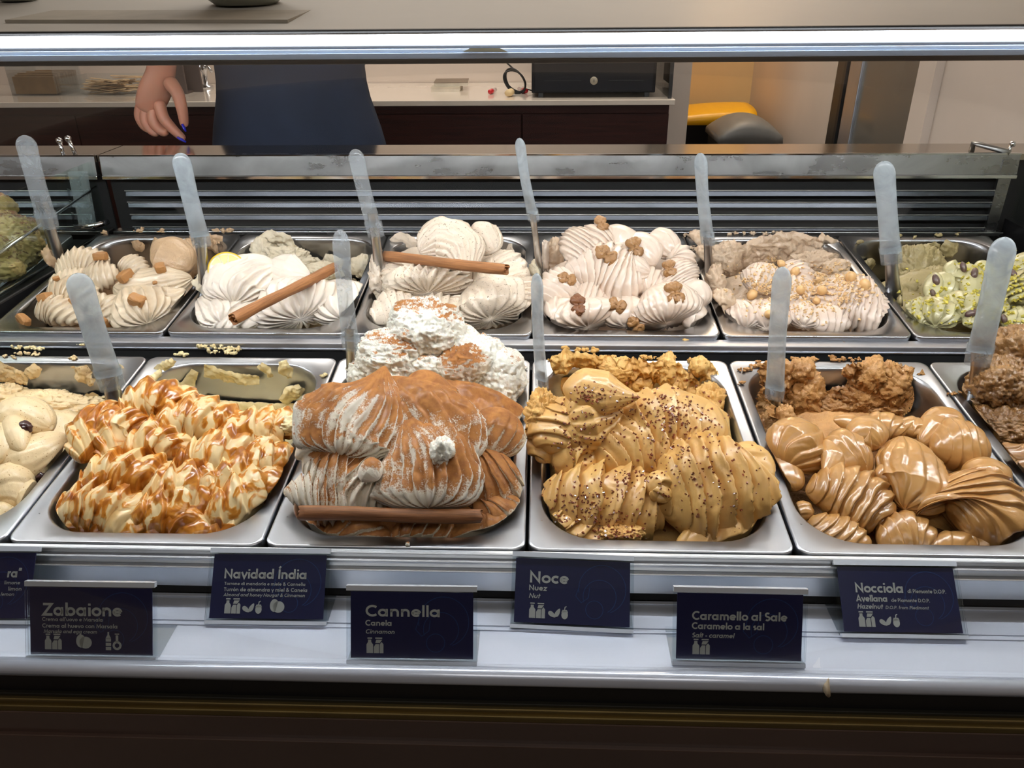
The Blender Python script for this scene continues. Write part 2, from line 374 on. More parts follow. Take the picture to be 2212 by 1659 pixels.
for k in range(46):
    cx = (a[0]+b[0])/2+rng.uniform(-.06, .04); cy = a[1]+.03+rng.random()*.1; L = .06
    zz = zc+.005+(k/46)*.05*max(0, 1-abs(cx-(a[0]+b[0])/2-.01)/.11)
    Mx = Matrix.Translation((cx, cy, zz))@Matrix.Rotation(rng.uniform(-.5, .5), 4, 'Z')@Matrix.Rotation(rng.uniform(-.12, .12), 4, 'Y')
    if me is None:
        mb = MB(); mb.box((-.055, -.007, 0), (.035, .007, .002)); mb.box((.035, -.011, 0), (.058, .011, .002)); me = mb.build('wooden_spoon', M['stick'], origin=(0, 0, 0), bevel=.0005)
        o = me
        tag(me, 'flat pale wooden spoon among others in the acrylic tray', 'spoon', 'wooden spoons heaped in the acrylic tray')
    else: o = dup(me)
    o.matrix_world = Mx
p = onC(388, 203); q_ = onC(405, 203)
o = empty('napkin_holder', p, 'dark brown holder on the worktop just right of the wrist', 'holder')
MB().box((p[0]-.03, p[1], zc), (q_[0], p[1]+.008, zc+.11)).build('front_plate', simple('dark_brown_plastic', (74, 60, 56), .5), o, bevel=.002)
MB().box((p[0]-.03, p[1]+.05, zc), (q_[0]+.03, p[1]+.058, zc+.15)).build('back_plate', simple('dark_brown_plastic', (74, 60, 56), .5), o, bevel=.002)
MB().box((p[0]-.03, p[1]+.008, zc), (q_[0], p[1]+.05, zc+.006)).build('base', simple('dark_brown_plastic', (74, 60, 56), .5), o)
# chrome tap-like dispenser between arm and apron
p = onC(447, 190); o = empty('chrome_dispenser', p, 'small chrome dispenser beside the dark apron on the worktop', 'dispenser')
MB().lathe([(0, 0), (.022, 0), (.022, .006), (.009, .012), (.009, .05), (.013, .055), (.013, .075), (0, .08)], p, 20).build('body', M['chrome'], o, True)
MB().tube([p+(0, 0, .065), p+(.02, -.01, .068), p+(.032, -.015, .05)], .005, 10).build('spout', M['chrome'], o, True)
MB().tube([p+(-.012, -.01, .0), p+(-.012, -.012, .1)], .004, 10).build('post', M['chrome'], o, True)
# bins
def rrect(cx, cy, z, wx, wy, r, n=6):
    out = []
    for qx, qy, a0 in ((1, 1, 0), (-1, 1, 90), (-1, -1, 180), (1, -1, 270)):
        for k in range(n+1):
            a = R(a0+90*k/n); out.append((cx+qx*(wx/2-r)+r*math.cos(a), cy+qy*(wy/2-r)+r*math.sin(a), z))
    return out
def rings(mb, L, cap=True):
    G = np.array(L); b = mb.n; mb.grid(G, cv=True); n = G.shape[1]
    if cap: mb.f.append(tuple(b+j for j in range(n))[::-1]); mb.f.append(tuple(b+(len(L)-1)*n+j for j in range(n)))
    return mb
def bin_(x, y, w, dpt, ztop, name, body, lid, lb, arch, rear):
    o = empty(name, (x, y, .2), lb, 'bin')
    rings(MB(), [rrect(x, y, .2, w*.8, dpt*.8, .03), rrect(x, y, ztop-.02, w*.97, dpt*.97, .04)]).build('body', body, o, True)
    n = 14; L = []
    for i in range(n):
        u = i/(n-1); X = x-w/2+w*u; prof = arch*(1-abs(2*u-1)**2.2)+(rear*u)
        pts = []
        for j in range(13):
            a = math.pi*j/12; pts.append((X, y-dpt/2*math.cos(a)*1.03, ztop-.028+(.03+prof)*math.sin(a)**.35*(1 if 0 < j < 12 else 0)))
        L.append(pts)
    mb = MB(); b = mb.n; mb.grid(np.array(L), cv=True); mb.f.append(tuple(range(13))); mb.f.append(tuple((n-1)*13+j for j in range(13))[::-1])
    mb.build('lid', lid, o, True); return o
yb = 2.72; p0 = atY(1462, 262, yb); p1 = atY(1630, 240, yb)
bin_((p0[0]+p1[0])/2-.02, yb+.12, p1[0]-p0[0]+.05, .3, p1[2]-.02, 'waste_bin', simple('black_plastic', (22, 23, 25), .4), simple('yellow_plastic', (238, 178, 12), .35, 0, .03), 'black waste bin with a bright yellow lid in the alcove', .010, .030)
yb = 2.35; p0 = atY(1552, 300, yb); p1 = atY(1690, 300, yb)
go = bin_((p0[0]+p1[0])/2, yb+.12, p1[0]-p0[0], .26, atY(1620, 292, yb)[2], 'waste_bin', simple('dark_grey_plastic', (66, 68, 70), .45), simple('grey_plastic', (112, 112, 110), .45), 'grey swing-lid waste bin in front of the yellow-lidded one', .055, 0)
# ------------------------------------------------------------------ the display case
case = empty('display_case', (0, .3, 0), 'stainless gelato display case with louvres, lamp and glass, filling the picture', 'display case')
XL, XR = -3*PW-.012, atY(2199, 360, .82)[0]
def zY(py, y): return atY(1106, py, y)[2]
def bar(name, mat, y0, y1, z0, z1, par=case, x0=XL, x1=.96, bevel=.001, lab=None):
    o = MB().box((x0, y0, z0), (x1, y1, z1)).build(name, mat, par, bevel=bevel)
    if lab: o['label'] = lab
    return o
def pris(name, mat, prof, par=case, x0=XL, x1=.96, smooth=False, bevel=0, lab=None):
    o = MB().prism(prof, x0, x1).build(name, mat, par, smooth, bevel)
    if lab: o['label'] = lab
    return o
# front: louvre slats under the rim
ys = -.006
zz = [zY(p, ys) for p in (1196, 1212, 1233, 1277)]
for k, (dy, a, b) in enumerate(((.0, 1196, 1212), (-.004, 1213, 1233), (-.008, 1234, 1278))):
    y = ys+dy; za, zb = zY(a, y), zY(b, y)
    pris('slat', M['louvre'], [(y, za), (y-.0015, za-.0008), (y-.0008, za-.002), (y+.0005, zb), (y+.004, zb), (y+.004, za)], bevel=.0004)
zl = zY(1292, -.012)-.002
bar('slot', M['dark_slot'], -.010, .004, zl, zY(1277, -.008)+.004)
yl0 = -.010; yl1 = atZ(1106, 1438, zl)[1]
bar('ledge', M['alu'], yl1, yl0, zl-.006, zl, lab='glossy white ledge')
for p in (1300, 1352, 1362):
    y = atZ(1106, p, zl)[1]; bar('ledge_rib', M['alu'], y-.0012, y+.0012, zl, zl+.0012, bevel=.0005)
y = yl1-.001; bar('ledge_rib', M['alu'], y-.003, y+.001, zl-.006, zl+.002, bevel=.001)
rb = .0078; bc_ = hit(1106, 1462, (0, yl1-.014, 0), (0, 1, 0))
MB().tube([(XL, bc_[1], bc_[2]), (.96, bc_[1], bc_[2])], rb, 20).build('front_bead', M['alu'], case, True)['label'] = 'round white front bead'
yb_ = bc_[1]
z_ = lambda p: zY(p, yb_-.002)
bar('gap_shade', M['black'], yb_-.004, yb_+.03, z_(1512), z_(1476)+.004)  # black bar standing in for the shade in the gap under the bead
bar('rail', M['olive'], yb_-.008, yb_+.03, z_(1536), z_(1510))
yq = yb_-.012
for a, b in ((1535, 1548), (1550, 1562)):
    bar('brass_strip', M['brass'], yq-.0, yb_+.02, zY(b, yq), zY(a, yq), bevel=.0015); yq -= .003
bar('front_panel', M['counter_front'], yq+.002, yq+.03, .12, zY(1563, yq+.002))
bar('front_panel', M['counter_front'], yq-.002, yq+.03, zY(1618, yq-.004)-.10, zY(1618, yq-.004))
bar('body', M['dark_slot'], yq+.03, .80, .12, .86, bevel=0)
bar('plinth', M['black'], yq+.08, .75, 0, .12, bevel=0)
# between rows
fb = loc2w('f', 0, PL, 0); bf = loc2w('b', 0, 0, 0)
y = .378; bar('step', M['steel'], y, .40, zY(757, y), bf[2]-.006, bevel=.0015, lab='brushed step between the two pan rows')
bar('step_edge', M['chrome'], y-.0015, y+.002, zY(759, y), zY(757, y)+.0005, bevel=.0006)
bar('step_back', M['dark_slot'], .378, .392, .86, zY(757, y))
# rear louvre wall and rail
YR = .82; zt_ = zY(334, YR)
M['rod'] = simple('bright_rod', (200, 200, 200), .3, .6)
def rear(par, x0, x1, full=True):
    b = MB().prism([(YR-.004, zY(378, YR)), (YR+.001, zt_), (YR+.012, zt_), (YR+.012, zY(378, YR))], x0, x1).build('rear_rail', M['pan_dark'], par, bevel=.001)
    b['label'] = 'worn brushed rear rail'
    MB().box((x0, YR-.0015, zt_-.0015), (x1, YR+.004, zt_+.001)).build('rail_edge', M['chrome'], par)
    MB().box((x0, YR-.006, zY(386, YR)), (x1, YR+.006, zY(378, YR))).build('rail_lip', M['chrome'], par, bevel=.001)
    xs = (x0+.035, x1-.03) if full else (x0, x1-.03)
    for a in (411, 436, 463, 490):
        za = zY(a, YR); 
        MB().tube([(xs[0], YR-.003, za), (xs[1], YR-.003, za)], .0011, 8).build('slat_edge', M['rod'], par, True)
        MB().prism([(YR+.001, za+.0008), (YR-.001, za), (YR-.0012, za-.0012), (YR+.0, za-.0016), (YR-.003, za-.0098), (YR-.0015, za-.0102), (YR+.003, za-.001)], *xs).build('rear_slat', M['slat'], par, bevel=.0004)
    MB().box((x0, YR+.02, 1.03), (x1, YR+.024, zY(380, YR))).build('rear_backing', M['dark_slot'], par)
    MB().box((x0, YR-.012, zY(506, YR-.01)-.002), (x1, YR+.012, zY(500, YR-.01))).build('rear_sill', M['pan_dark'], par, bevel=.001)
rear(case, XL+.005, XR)
ye = atZ(1106, 311, zt_)[1]
M['deckm'] = steel('smooth_work_surface', (176, 168, 158), .16, .05, (2, 8, 8), .01)
MB().box((XL, YR+.004, zt_-.012), (XR+.35, ye, zt_-.001)).build('work_surface', M['deckm'], case, bevel=.001)['label'] = 'flat steel work surface behind the rear rail'
MB().box((XL, YR+.03, .2), (XR+.3, ye-.01, zt_-.012)).build('rear_body', M['dark_slot'], case)
bar('pan_support', M['black'], fb[1]-.001, .378, zY(775, .36)-.03, zY(775, .36)-.012)
# right end frame: uprights and end glass
pr = [atY(2168, 345, YR-.004), atY(2196, 345, YR-.004), atY(2150, 505, YR-.004), atY(2126, 505, YR-.004)]
MB().add([tuple(p) for p in pr]+[(p[0], p[1]+.006, p[2]) for p in pr], [(0, 1, 2, 3), (4, 7, 6, 5), (0, 4, 5, 1), (1, 5, 6, 2), (2, 6, 7, 3), (3, 7, 4, 0)]).build('end_upright', M['pan_dark'], case)
xg = atY(2203, 400, YR)[0]
for a, b, nm, mt in (((xg, -.06, 1.0), (xg+.005, YR, 1.40), 'end_glass', thin_glass('end_glass', (.93, .97, .95, 1), .2)), ((xg-.004, .40, 1.03), (xg+.010, YR+.01, 1.105), 'end_rail', M['black'])):
    MB().box(a, b).build(nm, mt, case)
for (a, r) in ((atY(2187, 311, .83), .0055),):
    MB().lathe([(0, -.005), (.0045, -.004), (.0055, 0), (.0045, .004), (0, .005)], a, 14).build('knob', M['chrome'], case, True)
    MB().tube([a+(0, 0, 0), a+(-.006, 0, -.022)], .003, 10).build('knob_stem', M['chrome'], case, True)
a, b = atY(2103, 309, .86), atY(2182, 330, .82)
MB().tube([a+(0, .0, -.012), a, a+(b-a)*.12, b], .0048, 12).build('hinge_rod', M['pan_dark'], case, True)
# left end: knobs, brackets
for px, py in ((128, 304), (147, 300)):
    a = atY(px, py, .83); MB().lathe([(0, -.006), (.0045, -.0045), (.006, 0), (.0045, .0045), (0, .006)], a, 14).build('knob', M['chrome'], case, True)
    MB().tube([a, a+(.003 if px < 135 else .008, -.003, -.026)], .0036, 10).build('knob_stem', M['chrome'], case, True)
for q, mt in (((146, 372, 184, 372, 204, 488, 172, 492), M['plastic_clear']), ((118, 378, 140, 378, 158, 488, 146, 488), M['acrylic'])):
    yy = YR-.03; p4 = [atY(q[k], q[k+1], yy) for k in (0, 2, 4, 6)]
    MB().add([tuple(p) for p in p4]+[(p[0], p[1]+.008, p[2]) for p in p4], [(0, 1, 2, 3), (4, 7, 6, 5), (0, 4, 5, 1), (1, 5, 6, 2), (2, 6, 7, 3), (3, 7, 4, 0)]).build('bracket', mt, case)
a, b = atY(172, 492, YR-.03), atY(205, 490, YR-.06)
MB().tube([atY(165, 492, .79), atY(210, 487, .77), atY(232, 478, .79)], .006, 10).build('clamp_bar', M['chrome'], case, True)
# divider to the neighbouring case
nc = empty('display_case', (XL-.3, .5, 0), 'neighbouring case seen through the dark-railed glass divider at left', 'display case')
MB().box((XL-.022, -.06, 1.0), (XL-.004, YR, 1.072)).build('divider_rail', M['black'], nc, bevel=.003)
MB().box((XL-.016, .0, 1.07), (XL-.010, YR, 1.21)).build('divider_glass', thin_glass('divider_glass', (.9, .96, .93, 1), .2), nc)
MB().tube([(XL-.013, .35, 1.118), (XL-.013, YR, 1.165)], .0025, 8).build('divider_edge', M['chrome'], nc, True)
MB().tube([(XL-.013, .1, 1.075), (XL-.013, YR, 1.083)], .003, 8).build('divider_edge', M['chrome'], nc, True)
rear(nc, -1.6, XL-.004, False)
MB().box((-1.6, YR+.004, zt_-.012), (XL-.002, ye, zt_-.001)).build('work_surface', M['deckm'], nc)

# lamp canopy (unseen tubes added to light the neighbouring case)
MB().tube([(-1.5, .20, 1.435), (XL-.03, .20, 1.435)], .006, 10).build('lamp_or_fill_tube', emit('neighbour_fill_tube', (.95, .975, 1.0, 1), 60), nc, True)
MB().tube([(-1.5, .55, 1.44), (XL-.03, .55, 1.44)], .004, 10).build('lamp_or_fill_tube', emit('neighbour_rear_fill', (1, .97, .93, 1), 30), nc, True)
YK = .15; k_ = lambda p, y=YK: zY(p, y)
M['deck'] = simple('greige_deck', (188, 186, 180), .6, 0, .05, 3, Coat_Weight=.1, Coat_Roughness=.3)
pris('canopy_deck', M['deck'], [(YK+.006, k_(62)), (YK+.5, zY(-60, YK+.5)), (YK+.5, zY(-60, YK+.5)-.006), (YK+.006, k_(62)-.006)], x0=-1.1, x1=1.2, lab='greige canopy deck')
bar('canopy_trim', M['black'], YK-.002, YK+.012, k_(67), k_(61))
MB().tube([(XL, YK+.002, k_(71)), (.96, YK+.002, k_(71))], (k_(66)-k_(77))/2, 16).build('chrome_moulding', M['chrome'], case, True)
tb = MB().tube([(XL, YK-.001, k_(85)), (.96, YK-.001, k_(85))], (k_(75)-k_(95))/2, 12).build('lamp_or_fill_tube', M['tube'], case, True)
M['canopy'] = simple('pale_blue_aluminium', (196, 214, 240), .3, .2, .03, 8); M['strip'] = simple('grey_channel', (84, 88, 96), .4, .3)
MB().tube([(XL+.01, YK+.030, k_(98)), (.95, YK+.030, k_(98))], .0065, 12).build('lamp_or_fill_tube', emit('added_main_tube', (.95, .975, 1.0, 1), 68), case, True)  # hidden tube added behind the strips to give most of the light
bar('lamp_reflector', M['strip'], YK+.007, YK+.016, k_(126), k_(66), bevel=0)
bar('canopy_strip', M['strip'], YK-.0, YK+.01, k_(103.5), k_(95))
bar('canopy_strip', M['canopy'], YK-.001, YK+.01, k_(112), k_(104), bevel=.0005)
bar('canopy_strip', M['canopy'], YK-.002, YK+.01, k_(126), k_(112.6), bevel=.0005)
bar('canopy_seal', M['black'], YK-.001, YK+.012, k_(137), k_(126))
a = atY(1060, 110, YK-.0025); 
MB().add([atY(1000, 112, YK-.0026), atY(1097, 112, YK-.0026), atY(1080, 104, YK-.0026), atY(1015, 104, YK-.0026), *[atY(u, v, YK-.0018) for u, v in ((1000, 112), (1097, 112), (1080, 104), (1015, 104))]], [(0, 1, 2, 3), (0, 4, 5, 1), (1, 5, 6, 2), (2, 6, 7, 3), (3, 7, 4, 0)]).build('tape_remnant', simple('old_tape', (170, 165, 140), .7), case)
# small unseen tube added under the deck to light the back row
tb2 = MB().tube([(XL+.01, .52, 1.442), (.95, .52, 1.442)], .004, 10).build('lamp_or_fill_tube', emit('rear_fill_tube', (1, .97, .93, 1), 15), case, True)
# front glass
G = []
for t_ in np.linspace(0, 1, 15):
    y = yb_+.004+(YK-.012-yb_-.004)*(t_**1.7); z = bc_[2]+.006+(k_(64)-bc_[2]-.006)*(1-(1-t_)**1.25)
    G.append([(XL, y, z), (.96, y, z)])
MB().grid(np.array(G)).build('front_glass', M['glass'], case, True)
# things standing on the deck
def deckpt(px, py):
    n = np.array([0, zY(-60, YK+.5)-k_(62), -(.494)]); return hit(px, py, (0, YK+.006, k_(62)), (0, n[1], n[2]))
M['bowl'] = simple('grey_green_glaze', (146, 148, 134), .35, 0, .06, 8, Coat_Weight=.4)
for px, w, py, lb in ((520, 165, 14, 'grey-green bowl base on the canopy deck, above the waiting hand'), (30, 90, 5, 'grey-green bowl base on the canopy deck, top left corner')):
    c = deckpt(px, py); r = w*(c-CAM)@FW/FPX/2; c = c+(0, r*.4, .001)
    MB().lathe([(0, 0), (r*.75, .0), (r*.95, .006), (r*1.25, .05), (r*1.4, .07), (r*1.36, .07), (r*.9, .012), (0, .006)], c, 40).build('bowl', M['bowl'], smooth=True)
    tag(bpy.context.scene.objects[-1] if False else [o for o in COL.objects if o.name.startswith('bowl')][-1], lb, 'bowl')
a, b = deckpt(12, 50), deckpt(622, 50); c = deckpt(622, 6)
n_ = c-b
tr = MB().add([a, b, b+(0, .18, .0136*.18/.2), a+(0, .18, .0136*.18/.2)]+[p+np.array((0, 0, .003)) for p in (a, b, b+(0, .18, .0136*.18/.2), a+(0, .18, .0136*.18/.2))], [(3, 2, 1, 0), (4, 5, 6, 7), (0, 1, 5, 4), (1, 2, 6, 5), (2, 3, 7, 6), (3, 0, 4, 7)]).build('serving_mat', simple('grey_mat', (168, 162, 150), .6))
tag(tr, 'flat grey mat on the canopy deck under the bowls', 'mat')

# ------------------------------------------------------------------ pans
def pan_ring(i, wx, wy, r, h, row, n=9):
    P = np.array(rrect((i+.5)*PW, PL/2, 0, wx, wy, r, n)); return loc2w(row, P[:, 0], P[:, 1], h+P[:, 0]*0)
OX, OY, ORAD = PW-.030, PL-.036, .056
def pan(row, i, lab, mat):
    L = [pan_ring(i, PW-.003, PL-.004, .012, -.010, row), pan_ring(i, PW-.003, PL-.004, .012, -.0015, row), pan_ring(i, PW-.0045, PL-.0055, .0115, .0002, row), pan_ring(i, PW-.008, PL-.009, .012, .0, row),
         pan_ring(i, OX+.003, OY+.003, ORAD+.001, -.0002, row), pan_ring(i, OX, OY, ORAD, -.0012, row), pan_ring(i, OX-.003, OY-.003, ORAD-.001, -.0045, row), pan_ring(i, OX-.006, OY-.006, ORAD-.002, -.012, row)]
    L += [pan_ring(i, OX-.006-.016*q, OY-.006-.02*q, ORAD-.002-.006*q, -.012-.098*q, row) for q in (.33, .66, 1)]
    L += [pan_ring(i, OX-.034, OY-.04, ORAD-.012, -.118, row), pan_ring(i, OX-.06, OY-.07, ORAD-.02, -.12, row)]
    c = loc2w(row, (i+.5)*PW, PL/2, -.12)
    o = rings(MB(), L, False); n = L[0].shape[0]; o.f.append(tuple((len(L)-1)*n+j for j in range(n)))
    o = o.build('steel_pan', mat, smooth=True, origin=c)
    return tag(o, lab, 'pan', 'steel gelato pans set in two rows')
for row, i, what in (('f', -3, 'raisin-dotted cream gelato, leftmost in front row'), ('f', -2, 'caramel-streaked gelato, front row'), ('f', -1, 'cinnamon-dusted gelato, front row'), ('f', 0, 'golden ridged gelato with brown crystals, front row'), ('f', 1, 'smooth coffee-brown gelato, front row'), ('f', 2, 'dark chocolate gelato, front row right edge'),
                     ('b', -3, 'beige gelato with toffee chunks, back row'), ('b', -2, 'white gelato with lemon slice, back row'), ('b', -1, 'speckled cream gelato and cinnamon stick, back row'), ('b', 0, 'gelato topped with walnuts, back row'), ('b', 1, 'gelato topped with hazelnuts, back row'), ('b', 2, 'green pistachio gelato, back row right')):
    pan(row, i, 'steel pan holding '+what, M['pan'] if row == 'f' else M['pan_back'])
ROW['n'] = (XL-.03+4*PW-4*PW, ROW['b'][1], ROW['b'][2])
pan('n', -1, 'steel pan in the neighbouring case behind the glass divider', M['pan'])

# ------------------------------------------------------------------ lettering: stroke glyphs of a geometric bold face
def arc(cx, cy, rx, ry, a0, a1, n=14): return [(cx+rx*math.cos(R(a0+(a1-a0)*k/n)), cy+ry*math.sin(R(a0+(a1-a0)*k/n))) for k in range(n+1)]
q = .29; X_ = .34
GL = {  # char: (advance, [strokes]); x-height .68, cap height 1
 'a': (.80, [arc(X_, X_, .25, .25, 0, 360, 20), [(.62, 0), (.62, .68)]]), 'b': (.80, [arc(.42, X_, .25, .25, 0, 360, 20), [(.14, 0), (.14, 1.05)]]),
 'c': (.62, [arc(.36, X_, .26, .25, 48, 312)]), 'd': (.80, [arc(X_, X_, .25, .25, 0, 360, 20), [(.62, 0), (.62, 1.05)]]),
 'e': (.72, [arc(.36, X_, .26, .25, 0, 318), [(.1, .33), (.62, .33)]]), 'f': (.42, [arc(.32, .85, .14, .14, 90, 180, 6)+[(.18, 0)], [(.02, .60), (.38, .60)]]),
 'g': (.80, [arc(X_, X_, .25, .25, 0, 360, 20), [(.62, .68), (.62, -.05)]+arc(.38, -.05, .24, .18, 0, -150, 8)]), 'h': (.74, [[(.14, 0), (.14, 1.05)], arc(.36, .38, .22, .22, 180, 0, 10)+[(.58, 0)]]),
 'i': (.28, [[(.14, 0), (.14, .68)], [(.14, .82), (.14, .99)]]), 'l': (.28, [[(.14, 0), (.14, 1.05)]]), 'm': (1.08, [[(.14, 0), (.14, .68)], arc(.335, .40, .195, .20, 180, 0, 10)+[(.53, 0)], arc(.725, .40, .195, .20, 180, 0, 10)+[(.92, 0)]]),
 'n': (.74, [[(.14, 0), (.14, .68)], arc(.36, .38, .22, .22, 180, 0, 10)+[(.58, 0)]]), 'o': (.72, [arc(.36, X_, .26, .25, 0, 360, 20)]), 'p': (.80, [arc(.42, X_, .25, .25, 0, 360, 20), [(.14, -.3), (.14, .68)]]),
 'r': (.46, [[(.14, 0), (.14, .68)], arc(.36, .36, .22, .24, 180, 75, 7)]), 's': (.52, [arc(.26, .475, .14, .125, 40, 250, 8)+arc(.26, .205, .15, .125, 80, -140, 9)]), 't': (.44, [[(.2, 0), (.2, .92)], [(.02, .60), (.4, .60)]]),
 'u': (.74, [[(.14, .68), (.14, .3)]+arc(.36, .3, .22, .22, 180, 360, 10)+[(.58, .68)]]), 'v': (.64, [[(.06, .68), (.32, .06), (.58, .68)]]), 'y': (.64, [[(.06, .68), (.33, .06)], [(.58, .68), (.24, -.3)]]), 'z': (.60, [[(.06, .60), (.50, .60), (.1, .08), (.54, .08)]]),
 'A': (.88, [[(.08, 0), (.44, .92), (.80, 0)], [(.24, .28), (.64, .28)]]), 'C': (.86, [arc(.5, .5, .40, .42, 48, 312, 18)]), 'D': (.90, [[(.15, .08), (.15, .92)]+arc(.38, .5, .40, .42, 90, -90, 14)+[(.15, .08)]]), 'H': (.86, [[(.15, 0), (.15, 1)], [(.70, 0), (.70, 1)], [(.15, .52), (.70, .52)]]),
 'M': (1.1, [[(.14, 0), (.2, .94), (.55, .18), (.90, .94), (.96, 0)]]), 'N': (.92, [[(.15, 0), (.15, .9), (.76, .1), (.76, 1)]]), 'O': (1.0, [arc(.5, .5, .40, .42, 0, 360, 24)]), 'P': (.72, [[(.15, 0), (.15, .92), (.34, .92)]+arc(.36, .68, .24, .24, 90, -90, 10)+[(.15, .44)]]),
 'S': (.64, [arc(.32, .71, .2, .2, 40, 250, 10)+arc(.32, .29, .22, .21, 80, -140, 10)]), 'T': (.64, [[(.32, 0), (.32, .92)], [(.02, .91), (.62, .91)]]), 'Z': (.80, [[(.08, .91), (.68, .91), (.12, .09), (.74, .09)]]), 'I': (.30, [[(.15, 0), (.15, 1)]]),
 ' ': (.32, []), '.': (.26, [[(.13, 0), (.13, .16)]]), '-': (.42, [[(.06, .34), (.36, .34)]]), "'": (.22, [[(.11, .75), (.11, 1.05)]]), '"': (.42, [[(.12, .75), (.16, 1.05)], [(.27, .75), (.31, 1.05)]]), '&': (.90, [[(.80, .04), (.24, .70)]+arc(.36, .80, .15, .15, 200, -40, 8)+[(.18, .42)]+arc(.34, .26, .22, .2, 140, 330, 8)+[(.78, .5)]]),
}
GL['Í'] = (.30, GL['I'][1]+[[(.10, 1.1), (.26, 1.3)]]); GL['ó'] = (.72, GL['o'][1]+[[(.32, .8), (.46, 1.0)]])
def stroke(P, w, closed=False):
    P = np.array(P, float); n = len(P)
    if n > 2 and np.allclose(P[0], P[-1]): closed = True
    T = np.diff(P, axis=0); T /= np.linalg.norm(T, axis=1)[:, None]+1e-9
    t0 = np.vstack([T[-1] if closed else T[0], T]); t1 = np.vstack([T, T[0] if closed else T[-1]])
    N = t0+t1; N /= np.linalg.norm(N, axis=1)[:, None]+1e-9; k = 1/np.clip((N*t0).sum(1), .45, 1)
    Nn = np.stack([-N[:, 1], N[:, 0]], 1)*(w/2*k)[:, None]
    return P+Nn, P-Nn
class Flat:
    def __init__(s): s.mb = MB()
    def line(s, P, w, z=.0003):
        a, b = stroke(P, w); n = len(a); v = [(x, y, z) for x, y in a]+[(x, y, z) for x, y in b]
        s.mb.add(v, [(i, n+i, n+i+1, i+1) for i in range(n-1)])
    def poly(s, P, z=.0003): s.mb.add([(x, y, z) for x, y in P], [tuple(range(len(P)))])
    def text(s, t, x, y, h, bold=.2, shear=0, w=None):
        tot = sum(GL[c][0] for c in t)*h; kx = (w/tot) if w else 1
        for c in t:
            adv, st = GL[c]
            for P in st:
                s.line([(x+(px_+shear*py_)*h*kx, y+py_*h) for px_, py_ in P], bold*h)
            x += adv*h*kx
def milk(F, x, y, s):
    F.poly([(x, y), (x+.42*s, y), (x+.42*s, y+.55*s), (x+.30*s, y+.72*s), (x+.30*s, y+.86*s), (x+.10*s, y+.86*s), (x+.10*s, y+.72*s), (x, y+.55*s)])
    F.poly([(x+.06*s, y+.92*s), (x+.36*s, y+.92*s), (x+.36*s, y+1.0*s), (x+.06*s, y+1.0*s)])
    F.poly([(x+.47*s, y), (x+.80*s, y), (x+.80*s, y+.58*s), (x+.58*s, y+.58*s), (x+.47*s, y+.4*s)]); F.poly([(x+.56*s, y+.64*s), (x+.84*s, y+.64*s), (x+1.0*s, y+.86*s), (x+.62*s, y+.86*s)])
    F.poly([(x+.84*s, y), (x+1.08*s, y), (x+1.08*s, y+.58*s), (x+.96*s, y+.72*s), (x+.84*s, y+.56*s)]); F.poly([(x+.56*s, y+.92*s), (x+1.0*s, y+.92*s), (x+1.0*s, y+1.0*s), (x+.56*s, y+1.0*s)])
def leaf_(F, cx, cy, a, L, w):
    c, s_ = math.cos(R(a)), math.sin(R(a)); P = [(L/2*math.cos(t), w/2*math.sin(t)*(1-.35*math.cos(t))) for t in np.linspace(0, 2*math.pi, 18)[:-1]]
    F.poly([(cx+u*c-v*s_, cy+u*s_+v*c) for u, v in P])
def nuts(F, x, y, s):
    leaf_(F, x+.28*s, y+.34*s, -35, .72*s, .36*s); leaf_(F, x+.74*s, y+.5*s, 62, .74*s, .34*s)
    F.poly([(x+1.32*s+.27*s*math.cos(t), y+.34*s+.34*s*math.sin(t)) for t in np.linspace(0, 2*math.pi, 18)[:-1]]); F.poly([(x+1.04*s, y+.52*s), (x+1.60*s, y+.52*s), (x+1.5*s, y+.74*s), (x+1.14*s, y+.74*s)]); F.line([(x+1.3*s, y+.7*s), (x+1.34*s, y+.95*s), (x+1.46*s, y+1.02*s)], .08*s)
def egg(F, x, y, s):
    F.poly([(x+.36*s+.30*s*math.cos(t), y+.56*s+.42*s*math.sin(t)) for t in np.linspace(R(40), R(290), 18)]); F.poly([(x+.66*s+.40*s*math.cos(t), y+.46*s+.38*s*math.sin(t)) for t in np.linspace(R(-150), R(170), 20)])
def bottles(F, x, y, s):
    for z0 in (0, .27, .54): F.poly([(x, y+z0*s), (x+.34*s, y+z0*s), (x+.34*s, y+(z0+.2)*s), (x, y+(z0+.2)*s)])
    F.poly([(x, y+.76*s), (x+.34*s, y+.76*s), (x+.22*s, y+.98*s), (x+.22*s, y+1.15*s), (x+.12*s, y+1.15*s), (x+.12*s, y+.98*s)])
    F.line(arc(x+.72*s, y+.3*s, .22*s, .22*s, 0, 360), .14*s); F.poly([(x+.64*s, y+.5*s), (x+.80*s, y+.5*s), (x+.80*s, y+.95*s), (x+.64*s, y+.95*s)]); F.poly([(x+.58*s, y+1.0*s), (x+.86*s, y+1.0*s), (x+.86*s, y+1.06*s), (x+.58*s, y+1.06*s)])
